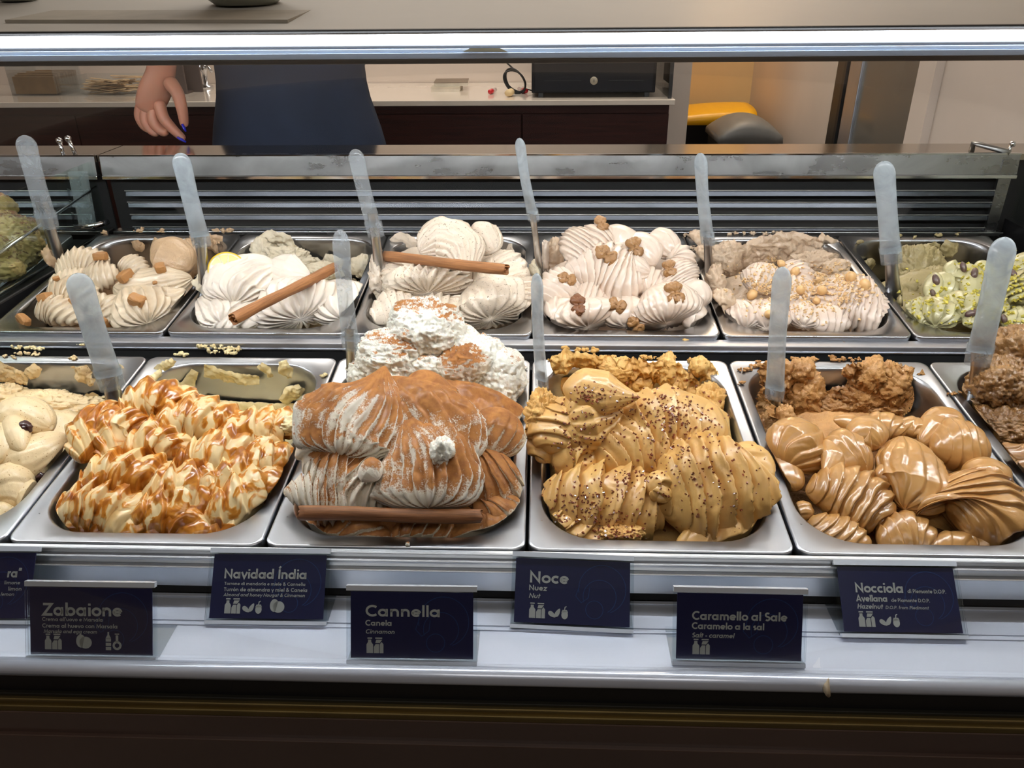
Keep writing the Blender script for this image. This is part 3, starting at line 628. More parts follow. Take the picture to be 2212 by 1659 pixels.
def sign(TL, TR, BL, BR, rows, icons, lab, sub=None):
    A = atZ(BL[0], BL[1], zl+.006); B = atZ(BR[0], BR[1], zl+.006)
    B[2] = A[2]; X = B-A; w = np.linalg.norm(X); X /= w
    h = w*.545
    # lean that puts the top edge where it stands
    best = None
    for a in np.linspace(5, 55, 101):
        Yv = np.array([0, 0, 1])*math.cos(R(a))+np.array([-X[1], X[0], 0])*math.sin(R(a)); u, v, _ = proj(A+Yv*h)
        e = abs(v-TL[1]); best = min(best, (e, a)) if best else (e, a)
    a = best[1]; Yv = np.array([0, 0, 1])*math.cos(R(a))+np.array([-X[1], X[0], 0])*math.sin(R(a)); Z = np.cross(X, Yv)
    Mx = Matrix(((X[0], Yv[0], Z[0], A[0]), (X[1], Yv[1], Z[1], A[1]), (X[2], Yv[2], Z[2], A[2]), (0, 0, 0, 1)))
    o = empty('flavour_sign', A, lab, 'sign', 'flavour signs on the white ledge'); o.matrix_world = Mx
    def put(mb, name, mat, par, **k):
        v = np.concatenate(mb.v); me = bpy.data.meshes.new(name); me.from_pydata(v.tolist(), [], mb.f); me.materials.append(mat)
        ob = bpy.data.objects.new(name, me); COL.objects.link(ob); ob.parent = par; 
        return ob
    put(MB().box((0, 0, -.0005), (w, h, .0005)), 'card', M['navy'], o); card = [c for c in o.children][0]
    F = Flat(); m = .108*w
    for (t, x, y, hh, bold, sh, ww) in rows: F.text(t, x*w, y*h, hh*h, bold, sh, ww*w if ww else None)
    put(F.mb, 'lettering', M['ink'], card).location = (0, 0, .0005)
    F = Flat(); x = .13*w if icons and icons[0] != 'e' else .1
    for ic, xx in icons: {'m': milk, 'n': nuts, 'e': egg, 'b': bottles}[ic](F, xx*w, .075*h, .135*w*(.95 if ic != 'n' else .78))
    if F.mb.v: put(F.mb, 'icons', M['ink'], card).location = (0, 0, .0005)
    F = Flat(); cx, cy = .76*w, .56*h
    for r, a0, a1, ox, oy in ((.30, -70, 190, 0, 0), (.21, -60, 200, -.02, -.06), (.11, 0, 360, -.06, -.16)):
        F.line([(cx+ox*h*2+r*h*1.25*math.cos(R(t_)), cy+oy*h*2+r*h*1.25*math.sin(R(t_))) for t_ in np.linspace(a0, a1, 40)], .0006)
    F.line([(cx-.36*h, cy+.05*h), (cx-.42*h, cy-.12*h), (cx-.33*h, cy-.22*h), (cx-.22*h, cy-.14*h), (cx-.2*h, cy+.02*h)], .0006)
    put(F.mb, 'emblem', M['emblem'], card).location = (0, 0, .0004)
    e = .0035; H = MB(); H.box((-e, -e, -.0022), (w+e, h+e, -.001)); H.box((-e, -e, .0014), (w+e, h+e, .0024)); put(H, 'acrylic_sleeve', M['acrylic'], o)
    edge = simple('acrylic_edge', (206, 214, 226), .15, 0, .02, 5, Coat_Weight=1.0) if 'edge' not in M else M['edge']; M['edge'] = edge
    put(MB().box((-e, h+e*.4, -.0022), (w+e, h+e*1.7, .0026)), 'acrylic_edge', edge, o); put(MB().box((-e, -e*1.5, -.0022), (w+e, -e*.5, .0026)), 'acrylic_edge', edge, o)
    # foot lies on the ledge behind the sleeve
    inv = Mx.inverted(); n0 = np.array([-X[1], X[0], 0]); z0 = zl+.0006
    a0 = A+Yv*(-e*1.4)-np.array([0, 0, 0]); P = []
    for dx in (-e, w+e):
        for dy in (0, .045):
            for dz in (0, .0012):
                p = A+X*dx+n0*(dy-.002); P.append(inv@Vector((p[0], p[1], z0+dz)))
    put(MB().add([tuple(p) for p in P], [(0, 1, 3, 2), (4, 6, 7, 5), (0, 4, 5, 1), (2, 3, 7, 6), (0, 2, 6, 4), (1, 5, 7, 3)]), 'acrylic_foot', M['acrylic'], o)
    return o
sign((58, 1268), (320, 1268), (67, 1412), (330, 1416), [('Zabaione', .10, .58, .19, .2, 0, .66), ('Crema all\'uovo e Marsala', .10, .50, .056, .16, .0, .50), ("Crema al huevo con Marsala", .10, .40, .062, .18, 0, .62), ('Marsala and egg cream', .11, .32, .056, .16, .2, .44)], [('m', .12), ('e', .37), ('b', .62)], 'navy flavour sign reading Zabaione, leftmost whole sign')
sign((442, 1195), (692, 1197), (452, 1335), (698, 1338), [('Navidad Índia', .10, .62, .15, .2, 0, .74), ('Torrone di mandorla e miele & Cannella', .11, .515, .05, .17, 0, .72), ("Turrón de almendra y miel & Canela", .11, .42, .058, .18, 0, .74), ('Almond and honey Nougat & Cinnamon', .11, .34, .052, .16, .2, .72)], [('m', .13), ('n', .29), ('e', .52)], 'navy flavour sign reading Navidad Índia')
sign((751, 1277), (1020, 1278), (758, 1420), (1022, 1424), [('Cannella', .12, .63, .17, .2, 0, .62), ('Canela', .12, .49, .085, .2, 0, .22), ('Cinnamon', .12, .37, .065, .18, .2, .24)], [('m', .13)], 'navy flavour sign reading Cannella')
sign((1110, 1200), (1365, 1210), (1110, 1343), (1360, 1355), [('Noce', .12, .62, .18, .2, 0, .35), ('Nuez', .12, .5, .085, .2, 0, .16), ('Nut', .12, .38, .075, .18, .2, .10)], [('m', .13), ('n', .30)], 'navy flavour sign reading Noce')
sign((1467, 1280), (1748, 1292), (1460, 1422), (1730, 1428), [('Caramello al Sale', .12, .60, .13, .2, 0, .76), ('Caramelo a la sal', .12, .46, .10, .2, 0, .58), ('Salt - caramel', .12, .33, .075, .18, .2, .34)], [('m', .13)], 'navy flavour sign reading Caramello al Sale')
sign((1832, 1224), (2098, 1230), (1824, 1364), (2080, 1368), [('Nocciola', .13, .60, .15, .2, 0, .42), ('di Piemonte D.O.P.', .58, .60, .06, .16, 0, .33), ('Avellana', .13, .46, .10, .2, 0, .27), ('de Piamonte D.O.P.', .43, .46, .055, .16, 0, .33), ('Hazelnut', .13, .35, .075, .18, .2, .22), ('D.O.P. from Piedmont', .37, .35, .05, .16, .2, .37)], [('m', .13), ('n', .31)], 'navy flavour sign reading Nocciola, furthest right')
sign((-200, 1192), (55, 1194), (-190, 1334), (60, 1336), [('ra"', .775, .62, .14, .2, 0, .125), ('limone', .76, .515, .055, .16, 0, .14), ('limon', .80, .42, .058, .18, 0, .12), ('lemon', .74, .34, .052, .16, .2, .12)], [], 'navy flavour sign cut off by the left picture edge')
# ------------------------------------------------------------------ gelato
def clampP(row, i, P):
    """press gelato against the pan: points near or below the rim stay inside the opening"""
    x, s, h = w2loc(row, P); cx, cy = (i+.5)*PW, PL/2
    ins = np.where(h < 0, .0045-h*.14, .0045-h*1.2); ins = np.clip(ins, -.03, .024)
    hx, hy = OX/2-ins, OY/2-ins; r = ORAD
    qx, qy = np.abs(x-cx)-(hx-r), np.abs(s-cy)-(hy-r)
    px_, py_ = np.maximum(qx, 0), np.maximum(qy, 0); d = np.hypot(px_, py_)
    out = d > r
    k = np.where(out, r/np.maximum(d, 1e-9), 1)
    nx = np.where(qx > 0, (hx-r)+px_*k, np.abs(x-cx)); ny = np.where(qy > 0, (hy-r)+py_*k, np.abs(s-cy))
    x = np.where(out, cx+np.sign(x-cx)*nx, x); s = np.where(out, cy+np.sign(s-cy)*ny, s)
    h = np.maximum(h, -.118)
    return loc2w(row, x, s, h)
def catmull(P, u):
    P = np.asarray(P, float); n = len(P)
    if n == 2: return P[0]+(P[1]-P[0])*u[:, None]
    Q = np.vstack([2*P[0]-P[1], P, 2*P[-1]-P[-2]]); t = u*(n-1); i = np.minimum(t.astype(int), n-2); f = (t-i)[:, None]
    a, b, c, d = Q[i], Q[i+1], Q[i+2], Q[i+3]
    return .5*((2*b)+(c-a)*f+(2*a-5*b+4*c-d)*f**2+(3*b-a-3*c+d)*f**3)
def saw(ph, sharp, e=.62):
    s = ph-np.floor(ph); return np.where(s < sharp, (s/sharp)**e, np.clip((1-s)/(1-sharp), 0, 1)**.9)
class Mound:
    def __init__(s, row, i, mat, lab, rough=None, name='gelato_mound', clamp=True):
        s.row, s.i, s.mat, s.rough, s.clamp = row, i, mat, rough or mat, clamp
        s.o = empty(name, loc2w(row, (i+.5)*PW, PL/2, -.116), lab, 'gelato'); s.V = []; s.seed = abs(hash_(lab)) % 997
        s.heap = Heap(row, i)
    def put(s, G, name, mat=None, cu=False, cv=True, capn=True, lab=None, kind=None):
        if s.clamp: G = clampP(s.row, s.i, G)
        mb = MB(); b = 0; mb.grid(G, cv=cv)
        if capn:
            n = G.shape[1]; m = G.shape[0]; mb.add([G[0].mean(0)], []); mb.add([G[-1].mean(0)], [])
            mb.f += [(m*n, (j+1) % n, j) for j in range(n)]+[(m*n+1, (m-1)*n+j, (m-1)*n+(j+1) % n) for j in range(n)]
        o = mb.build(name, mat or s.mat, s.o, True); s.V.append(G.reshape(-1, 3))
        if lab: o['label'] = lab
        if kind: o['kind'] = kind
        return o
    def fold(s, ctrl, w, n=8, mode='x', amp=.13, curl=.5, bend=.5, flat=.8, wob=.25, sharp=.78, lean=.35, tip=(1, 1), grain=.012, name='fold', mat=None, dh=0.0, pw=3.4, up=None, env=None):
        """one stroke of the spatula. ctrl: (px, py[, height above the heap]) spine; w: full widths in photo pixels at the spine"""
        s.seed += 1; sd = s.seed
        C0 = np.array([s.heap(c[0], c[1], (c[2] if len(c) > 2 else 0)+dh) for c in ctrl]); z = (C0.mean(0)-CAM)@FW
        w = np.atleast_1d(np.array(w, float))*z/FPX/2*1.12; flat = flat*.85; L = np.linalg.norm(np.diff(C0, axis=0), axis=1).sum()+w.mean()
        if s.row == 'b' and mode != 's': n = n*1.35; amp = amp*1.3
        if mode == 's': mode = 'y'; n = 8; amp = .022; curl = .3; env = 'fan'
        pxs = FPX/z; nu = int(np.clip(L*pxs/2.6, 26, 150)); nv = int(np.clip(w.max()*pxs*5.2/2.8, 28, 130))
        u = np.linspace(0, 1, nu); uu = .5-.5*np.cos(math.pi*np.linspace(.0, 1, nu)); u = .6*u+.4*uu
        C = catmull(C0, u); W = np.interp(u, np.linspace(0, 1, len(w)), w) if len(w) > 1 else np.full(nu, w[0])
        T = np.gradient(C, axis=0); T /= np.linalg.norm(T, axis=1)[:, None]; N = np.array(up, float) if up is not None else s.heap.n*.75+(-FW)*.45; N = N/np.linalg.norm(N)
        S = np.cross(T, N); S /= np.linalg.norm(S, axis=1)[:, None]; U = np.cross(S, T)
        ee = np.ones(nu); a, b = tip
        ee = (1-np.clip(1-u*2, 0, 1)**(pw*a))**.5*(1-np.clip(u*2-1, 0, 1)**(pw*b))**.5
        C = C+T*(W*ee.mean()*.0)[:, None]
        v = np.linspace(0, 2*math.pi, nv, endpoint=False); cv, sv = np.cos(v)[None, :], np.sin(v)[None, :]; U1 = u[:, None]
        base = C[:, None]+(W*ee)[:, None, None]*(S[:, None]*cv[..., None]+U[:, None]*(flat*sv)[..., None])
        nz = fbm(base, 26, 2, sd)*wob*1.6+fbm(base, 70, 2, sd+5)*wob*.5
        if mode == 'x': ph = n*U1+curl*cv+bend*(1-sv)*.5+nz*1.1
        elif mode == 'y': ph = n*(v[None, :]/math.pi)+curl*U1*2+nz*(.6+bend*.6)
        else: ph = n*U1*0+nz
        f = saw(ph+100, sharp) if mode != 's' else np.full_like(nz, .5)
        if env is None: e2 = np.ones_like(f)
        elif env == 'fan': e2 = np.clip(U1*1.5, .05, 1)*np.ones_like(f)
        else: e2 = env(U1, v[None, :])
        d = amp*1.7*(f-.6)*e2+.16*fbm(base, 24, 2, sd+9)+amp*.25*(saw(ph*2.3+nz*2+50, .6)-.5)*e2
        rad = 1+d+grain*fbm(base, 240, 2, sd+3)*4*.25
        G = C[:, None]+(W*ee)[:, None, None]*(S[:, None]*(cv*rad)[..., None]+U[:, None]*(sv*(flat+(rad-1)*(flat*.5+.45)))[..., None])
        if mode == 'x': G = G+T[:, None]*((W*ee)[:, None]*amp*lean*(f-.5)*1.6*e2)[..., None]
        if mode == 'y':                                   # scalloped skirt at the far end
            G = G+T[:, None]*((W*ee)[:, None]*amp*.9*(f-.4)*np.clip(U1*2-1, 0, 1))[..., None]
        return s.put(G, name, mat)
    def base(s, hb, front=-.03, drop=.024, rough=.003, back=None, mat=None, scale=60, floor=-.075):
        """the body of gelato under the folds: follows the heap, then falls to what is left at the back of the pan"""
        ny, nx = 96, 76; x = np.linspace(.006, PW-.006, nx)+s.i*PW; y = np.linspace(.006, PL-.006, ny)
        X, Y = np.meshgrid(x, y); h0, p = s.heap, loc2w(s.row, 0, 0, 0)
        n = s.heap.n; lx, ls, lh = w2loc(s.row, s.heap.p0); sl = math.tan(math.acos(min(1, n@np.array([0, -NY, NZ]))))
        H = lh+(Y-ls)*sl-drop
        t = (X-s.i*PW)/PW; H = H-.05*np.abs(2*t-1)**3
        sb = back if back is not None else .24
        k = sstep(sb-.02, sb+.03, Y); H = H*(1-k)+floor*k
        P = loc2w(s.row, X, Y, H); nzv = fbm(P, scale, 4, s.seed, .6); P = loc2w(s.row, X, Y, H+rough*(nzv+.6*np.abs(nzv))*(1+2*k)+.004*fbm(P, 22, 2, 5))
        s.put(P, 'gelato_base', mat or s.rough, cv=False, capn=False)
    def lump(s, px, py, w, hgt=None, depth=None, dh=0.0, rough=.16, scale=55, name='lump', mat=None, sd=0, octv=4, ridg=.5, kind=None, at=None):
        """a broken, scraped mass: an ellipsoid torn by noise"""
        s.seed += 3; c = s.heap(px, py, dh) if at is None else np.array(at); z = (c-CAM)@FW; a = w*z/FPX/2; b = (hgt or w*.7)*z/FPX/2; dp = depth if depth is not None else min(a, b)
        pxs = FPX/z; nv = int(np.clip(a*pxs*6/2.8, 22, 150)); nu = int(np.clip(max(a, b)*pxs*3/2.8, 14, 90))
        th = np.linspace(.02, math.pi-.02, nu)[:, None]; v = np.linspace(0, 2*math.pi, nv, endpoint=False)[None, :]
        X = np.array([1., 0, 0]); Z = UP*.85+np.array([0, 0, .5]); Z /= np.linalg.norm(Z); Yv = np.cross(Z, X)
        D = (np.sin(th)*np.cos(v))[..., None]*X*a+(np.sin(th)*np.sin(v))[..., None]*Yv*dp+(np.cos(th)*np.ones_like(v))[..., None]*Z*b
        B = c+D; ridg = ridg*1.5; nz = fbm(B, scale, octv, s.seed+sd, .62); nr = 1-2*np.abs(fbm(B, scale*2.6, octv, s.seed+sd+50, .62))
        G = c+D*(1+rough*1.5*nz+rough*ridg*1.2*(nr-.4)+.12*fbm(B, scale*.35, 2, s.seed+7))[..., None]
        return s.put(G, name, mat or s.rough, kind=kind)
    def smear(s, pts, w, thick=.004, rough=.6, scale=90, name='smear', mat=None, wall='back', holes=.0, kind=None):
        """thin ragged layer stuck to the inner wall of the pan; pts in pixels on that wall; w width px"""
        s.seed += 3
        P3 = []
        for px, py in pts:
            if wall == 'back':
                a_ = math.atan(.06); n = np.array([0, -NZ, -NY]); p0 = loc2w(s.row, 0, PL-.022-.010, -.05)
            elif wall == 'left': n = np.array([1, 0, -.08]); p0 = loc2w(s.row, s.i*PW+.022, .1, -.05)
            elif wall == 'right': n = np.array([-1, 0, -.08]); p0 = loc2w(s.row, (s.i+1)*PW-.022, .1, -.05)
            else: n = np.array([0, -NY, NZ]); p0 = loc2w(s.row, 0, 0, .0008)
            P3.append(hit(px, py, p0, n))
        n = n/np.linalg.norm(n)
        C0 = np.array(P3); z = (C0.mean(0)-CAM)@FW; W = np.atleast_1d(np.array(w, float))*z/FPX/2; L = np.linalg.norm(np.diff(C0, axis=0), axis=1).sum()
        nu = int(np.clip(L*FPX/z/2.4, 12, 150)); nv = int(np.clip(W.max()*FPX/z*2/2.4, 8, 60)); u = np.linspace(0, 1, nu); C = catmull(C0, u); Wd = np.interp(u, np.linspace(0, 1, len(W)), W)
        T = np.gradient(C, axis=0); T /= np.linalg.norm(T, axis=1)[:, None]; S = np.cross(T, n); v = np.linspace(-1, 1, nv)[None, :]; U1 = u[:, None]
        edge = (1-np.abs(v)**3)*(1-np.abs(2*U1-1)**8)
        B = C[:, None]+S[:, None]*(v*Wd[:, None])[..., None]
        f = fbm(B, scale, 4, s.seed, .62); f2 = 1-2*np.abs(fbm(B, scale*1.6, 3, s.seed+5, .6))
        t = thick*.7*(edge*1.1+rough*2.8*f+rough*.9*f2-.62)
        B = B+n*(t+.0)[..., None]+S[:, None]*(f*.003)[..., None]
        sc = s.clamp; s.clamp = False; o = s.put(B, name, mat or s.rough, cv=False, capn=False, kind=kind); s.clamp = sc; return o
    def crumbs(s, spots, size=5, name='crumbs', mat=None, plane='rim', n=6):
        """small torn crumbs lying on the rim"""
        mb = MB(); r_ = random.Random(s.seed)
        for (px, py, w) in spots:
            size_ = size*.62; k = max(4, int(w/size*2.6))
            for _ in range(k):
                x = px+r_.uniform(-w/2, w/2); y = py+r_.uniform(-3, 3)
                c = hit(x, y, loc2w(s.row, 0, 0, .001), (0, -NY, NZ)); z = (c-CAM)@FW; a = size_*r_.uniform(.4, 1.5)*z/FPX/2
                th = np.linspace(.1, math.pi-.1, 9)[:, None]; v = np.linspace(0, 2*math.pi, 12, endpoint=False)[None, :]
                D = np.stack([np.sin(th)*np.cos(v)*r_.uniform(.7, 2.2), np.sin(th)*np.sin(v)*r_.uniform(.6, 1.4), np.cos(th)*np.ones_like(v)*r_.uniform(.5, 1.6)], -1)*a
                B = c+D; G = c+D*(1+.9*fbm(B+s.seed, 2200/size, 3, r_.randint(0, 99)))[..., None]+(0, 0, a*.5)
                mb.grid(G, cv=True)
        o = mb.build(name, mat or s.rough, s.o, True); o['kind'] = 'stuff'; return o
    def surf(s, px, py, rad=3.5):
        """nearest visible gelato surface point under a pixel, with a normal"""
        if not hasattr(s, 'A') or s.nA != len(s.V): s.A = np.concatenate(s.V); s.nA = len(s.V); s.Q = proj(s.A)
        for r in (rad, rad*2, rad*4, rad*10):
            m = np.hypot(s.Q[0]-px, s.Q[1]-py) < r
            if m.sum() > 2: break
        A = s.A[m]; z = s.Q[2][m]; z0 = z.min(); A = A[z < z0+.012]; p = A[np.argsort(((A-CAM)@FW))[:6]].mean(0)
        m = np.linalg.norm(s.A-p, axis=1) < .008; B = s.A[m]-s.A[m].mean(0)
        if len(B) > 5:
            n = np.linalg.svd(B, full_matrices=False)[2][2]; n = n*np.sign(n@(CAM-p))
        else: n = -FW
        return CAM+ray(px, py)*np.linalg.norm(p-CAM), n
def hash_(t):
    h = 7
    for c in t: h = (h*31+ord(c)) & 0xffffff
    return h

# colours
g_zab = gelato('zabaione_cream', (234, 208, 156), .4, dark=(228, 196, 138))
def sauce(t, scale=55, thr=.5, col=(218, 148, 58), dark=(164, 96, 26)):
    mp = t.n('ShaderNodeMapping'); t.l(t.coord(), mp.inputs[0]); mp.inputs['Scale'].default_value = (1, 1.0, .55)
    a = t.noise(scale, 2.5, .5, 1.3, mp.outputs[0]); msk = t.ramp(a, [(thr-.03, (0, 0, 0)), (thr+.03, (1, 1, 1))]); thick = t.ramp(a, [(thr, (0, 0, 0)), (thr+.13, (1, 1, 1))])
    old = t.b.inputs['Base Color'].links[0].from_socket
    sc_ = t.mix(thick, lin(col), lin(dark)); t.l(t.mix(msk, old, sc_), t.b.inputs['Base Color'])
    t.l(t.math('MULTIPLY_ADD', msk, -.22, .42), t.b.inputs['Roughness'])
    # the sauce lies proud of the cream
    bmp = t.b.inputs['Normal'].links[0].from_node; h0 = bmp.inputs['Height'].links[0].from_socket
    t.l(t.math('ADD', t.math('MULTIPLY', h0, .4), t.math('MULTIPLY', msk, .9)), bmp.inputs['Height'])
    return t.m
M['zab'] = sauce(g_zab, 46, .478)
M['zab_plain'] = gelato('plain_cream', (230, 212, 162), .5, grain=.2).m
def powder(t, bias=.0, col=(170, 112, 54), dark=(136, 84, 38)):
    g = t.n('ShaderNodeNewGeometry'); sp = t.n('ShaderNodeSeparateXYZ'); t.l(g.outputs['Normal'], sp.inputs[0])
    big = t.noise(17, 3, .55); fine = t.noise(650, 2, .6); mid = t.noise(95, 3, .6)
    v = t.math('MULTIPLY', sp.outputs[2], .8); v = t.math('ADD', v, t.math('MULTIPLY', big, 1.5)); v = t.math('ADD', v, t.math('MULTIPLY', fine, .62)); v = t.math('ADD', v, t.math('MULTIPLY', mid, .5))
    msk = t.ramp(t.math('ADD', v, -1.0+bias), [(.62, (0, 0, 0)), (.86, (1, 1, 1))])
    pc = t.ramp(mid, [(.35, lin(dark)), (.65, lin(col))])
    old = t.b.inputs['Base Color'].links[0].from_socket; t.l(t.mix(msk, old, pc), t.b.inputs['Base Color'])
    t.l(t.math('MULTIPLY_ADD', msk, .35, .5), t.b.inputs['Roughness']); return t.m
M['can'] = powder(gelato('cinnamon_cream', (240, 232, 216), .5, coat=.1, grain=.1), -.04)
M['can_pow'] = powder(gelato('cinnamon_cream_heavy', (236, 224, 200), .5, coat=.1, grain=.1), .12)
M['can_white'] = powder(gelato('torn_white_cream', (246, 244, 232), .5, grain=.3, coat=.1), -.33)
M['noce'] = gelato('golden_cream', (218, 174, 102), .44, grain=.08, dark=(206, 160, 94)).m
M['noce_r'] = gelato('golden_torn', (226, 184, 112), .55, grain=.4, dark=(205, 156, 84), coat=.05).m
M['cof'] = gelato('coffee_cream', (190, 143, 84), .3, grain=.07, dark=(176, 128, 70), coat=.5).m
M['cof_r'] = gelato('coffee_torn', (198, 148, 88), .5, grain=.6, dark=(160, 112, 60), coat=.2).m
M['cho'] = gelato('chocolate_torn', (158, 116, 66), .38, grain=.5, dark=(116, 80, 40), coat=.4).m
M['cho_s'] = gelato('chocolate_smooth', (160, 116, 70), .32, grain=.1, coat=.5).m
M['rai'] = gelato('raisin_cream', (234, 208, 162), .45, speck=(170, 130, 80), sa=.66, grain=.1).m
M['toff'] = gelato('toffee_cream', (212, 193, 165), .34, grain=.06, coat=.5, speck=(150, 110, 80), sa=.74).m
M['toff_r'] = gelato('toffee_torn', (200, 168, 132), .5, grain=.35).m
M['lem'] = gelato('white_cream', (240, 228, 214), .38, grain=.06, coat=.4).m
M['lem_r'] = gelato('white_torn', (228, 216, 190), .5, grain=.45).m
M['spk'] = gelato('speckled_cream', (236, 220, 200), .42, speck=(120, 96, 66), sa=.655, grain=.22, coat=.3).m
M['wal'] = gelato('walnut_cream', (228, 210, 194), .34, grain=.05, coat=.5, dark=(220, 200, 182)).m
M['haz'] = gelato('hazelnut_cream', (222, 202, 186), .38, grain=.06, coat=.4).m
M['haz_r'] = gelato('hazelnut_torn', (212, 186, 158), .45, grain=.3).m
M['pis'] = gelato('pistachio_cream', (188, 182, 140), .36, grain=.06, coat=.45, dark=(176, 168, 124)).m
M['pis_r'] = gelato('pistachio_torn', (172, 156, 110), .5, grain=.4).m

MOUND = {}
# --- caramel-streaked, front row
m = MOUND['zab'] = Mound('f', -2, M['zab'], 'mound of pale custard gelato streaked with amber caramel sauce', M['zab_plain']); m.heap = Heap('f', -2, .0, -.038, 20)
m.base(.0, drop=.03, back=.235, mat=M['zab_plain'])
Z = dict(amp=.175, wob=.24, curl=.5, flat=.95, lean=.6, sharp=.7)
for c, w, n, k in (([(260, 905), (330, 868), (450, 872)], [70, 92, 60], 6, dict(tip=(1, 1))), ([(300, 945), (420, 905), (540, 915)], [70, 100, 60], 6, {}), ([(440, 975), (560, 930), (668, 905)], [70, 92, 60], 6, {}),
                   ([(178, 1000), (196, 925), (262, 872)], [60, 84, 50], 4, dict(curl=1.4)), ([(235, 1000), (250, 930), (330, 905)], [56, 90, 60], 4, dict(curl=1.2)), ([(262, 1020), (330, 960), (420, 960)], [50, 96, 60], 4, dict(curl=1.0)),
                   ([(370, 1030), (470, 985), (610, 955)], [80, 100, 70], 6, {}), ([(440, 1080), (540, 1020), (640, 975)], [80, 110, 80], 6, {}), ([(170, 1075), (255, 1040), (400, 1035)], [80, 120, 90], 6, dict(amp=.2)),
                   ([(300, 1085), (400, 1060), (480, 1010)], [80, 120, 80], 4, dict(amp=.2)), ([(115, 1120), (210, 1100), (330, 1100)], [80, 130, 100], 6, dict(amp=.2)), ([(280, 1120), (380, 1105), (470, 1060)], [90, 120, 70], 4, {}),
                   ([(450, 1140), (540, 1080), (622, 1020)], [110, 130, 90], 4, dict(amp=.14)), ([(90, 1155), (140, 1130), (200, 1160)], [60, 70, 50], 2, dict(amp=.15)), ([(190, 1160), (270, 1135), (350, 1150)], [60, 80, 50], 3, dict(amp=.15)), ([(310, 1165), (380, 1130), (480, 1160)], [60, 90, 60], 3, dict(amp=.15)), ([(440, 1170), (510, 1140), (580, 1110)], [60, 80, 60], 3, dict(amp=.15))):
    m.fold(c, w, n, **{**Z, **k})
m.lump(640, 915, 90, 50, .02, .0, .2, 70, mat=M['zab_plain']); m.lump(560, 915, 80, 30, .015, -.01, .2, 70, mat=M['zab_plain'])
m.smear([(352, 800), (310, 840), (288, 880)], [16, 26, 30], .005, wall='left', mat=M['zab_plain']); m.smear([(300, 852), (345, 800), (375, 778)], [20, 26, 14], .004, mat=M['zab_plain'])
m.smear([(350, 845), (400, 838), (420, 800)], [20, 34, 16], .0025, .3, mat=M['zab_plain']); m.smear([(440, 800), (500, 815), (560, 822)], [36, 34, 20], .0022, .9, mat=M['zab_plain']); m.smear([(560, 788), (575, 800), (585, 815)], [22, 26, 12], .003, .8, mat=M['zab_plain']); m.smear([(610, 780), (618, 800), (628, 816)], [14, 30, 10], .003, .8, mat=M['zab_plain'])
m.smear([(440, 868), (560, 885), (640, 880)], [20, 36, 20], .004, .3, mat=M['zab_plain']); m.smear([(610, 870), (630, 850), (652, 835)], [20, 40, 20], .004, .8, mat=M['zab_plain'])
m.crumbs([(480, 762, 70), (390, 766, 40), (450, 750, 60), (500, 755, 50), (700, 812, 6)], 8, mat=M['zab_plain']); m.crumbs([(60, 752, 80), (180, 744, 30)], 7, mat=M['zab_plain'])
# --- cinnamon-dusted, front row
m = MOUND['can'] = Mound('f', -1, M['can'], 'tall mound of white gelato dusted with cinnamon powder', M['can_white']); m.heap = Heap('f', -1, .0, -.03, 30)
m.base(.0, drop=.045, back=.24, mat=M['can_pow'])
P_ = dict(mat=M['can_pow'])
m.fold([(1000, 870), (985, 905), (970, 965)], [90, 120, 110], 0, 's', flat=.5, dh=.0, **P_); m.fold([(905, 800), (920, 860), (930, 900)], [60, 130, 120], 3, 'y', amp=.03, flat=.5, dh=.018, **P_)
m.fold([(1080, 880), (1068, 930), (1055, 985)], [70, 120, 110], 7, 'y', amp=.09, flat=.55, curl=.6, env='fan', **P_)
m.fold([(1100, 990), (1060, 1030), (990, 1060)], [100, 140, 120], 6, 'x', amp=.10, flat=.6, curl=.7, **P_); m.fold([(1090, 1060), (1075, 1110), (1020, 1150)], [80, 100, 90], 4, 'x', amp=.08, flat=.6, **P_)
m.fold([(1100, 1100), (1060, 1150), (960, 1172)], [60, 90, 60], 3, 'x', amp=.05, **P_)
m.fold([(840, 1165), (920, 1150), (1000, 1160)], [60, 76, 50], 6, 'x', amp=.2, **P_); m.fold([(690, 1165), (770, 1150), (850, 1165)], [50, 66, 50], 3, 'x', amp=.15, curl=1, **P_); m.fold([(632, 1120), (660, 1145), (710, 1172)], [34, 60, 46], 3, 'x', amp=.08)
m.fold([(730, 1005), (790, 1045), (850, 1060)], [120, 140, 90], 8, 'x', amp=.18, curl=.4, dh=.008)
m.fold([(612, 1062), (700, 1062), (800, 1085)], [40, 110, 100], 10, 'x', amp=.26, curl=-.7, dh=.010, sharp=.7)
m.fold([(655, 985), (720, 1015), (800, 1040)], [60, 120, 110], 8, 'x', amp=.14, curl=-.6, dh=.012)
m.fold([(690, 900), (700, 960), (750, 1000)], [70, 110, 100], 6, 'x', amp=.12, dh=.014)
m.fold([(832, 790), (806, 862), (752, 935), (735, 985)], [50, 170, 210, 190], 13, 'y', amp=.2, flat=.42, wob=.3, curl=-.25, dh=.028, env='fan', tip=(.4, 1.2), sharp=.65)
m.fold([(842, 815), (905, 880), (960, 960), (990, 1015)], [50, 130, 180, 170], 7, 'y', amp=.12, flat=.5, wob=.5, dh=.022, env='fan')
m.fold([(880, 900), (912, 980), (925, 1050), (925, 1098)], [70, 170, 200, 180], 12, 'y', amp=.2, flat=.5, wob=.25, curl=.1, dh=.028, env='fan', tip=(1, 1.3), sharp=.65)
m.fold([(925, 1000), (960, 1020), (992, 1030)], [90, 130, 110], 0, 's', dh=.026, flat=.75); m.fold([(780, 1005), (802, 1018), (818, 1036)], [50, 54, 26], 0, 's', dh=.045)
m.lump(955, 975, 48, 60, .014, .05, .3, 130, mat=M['can_white'])
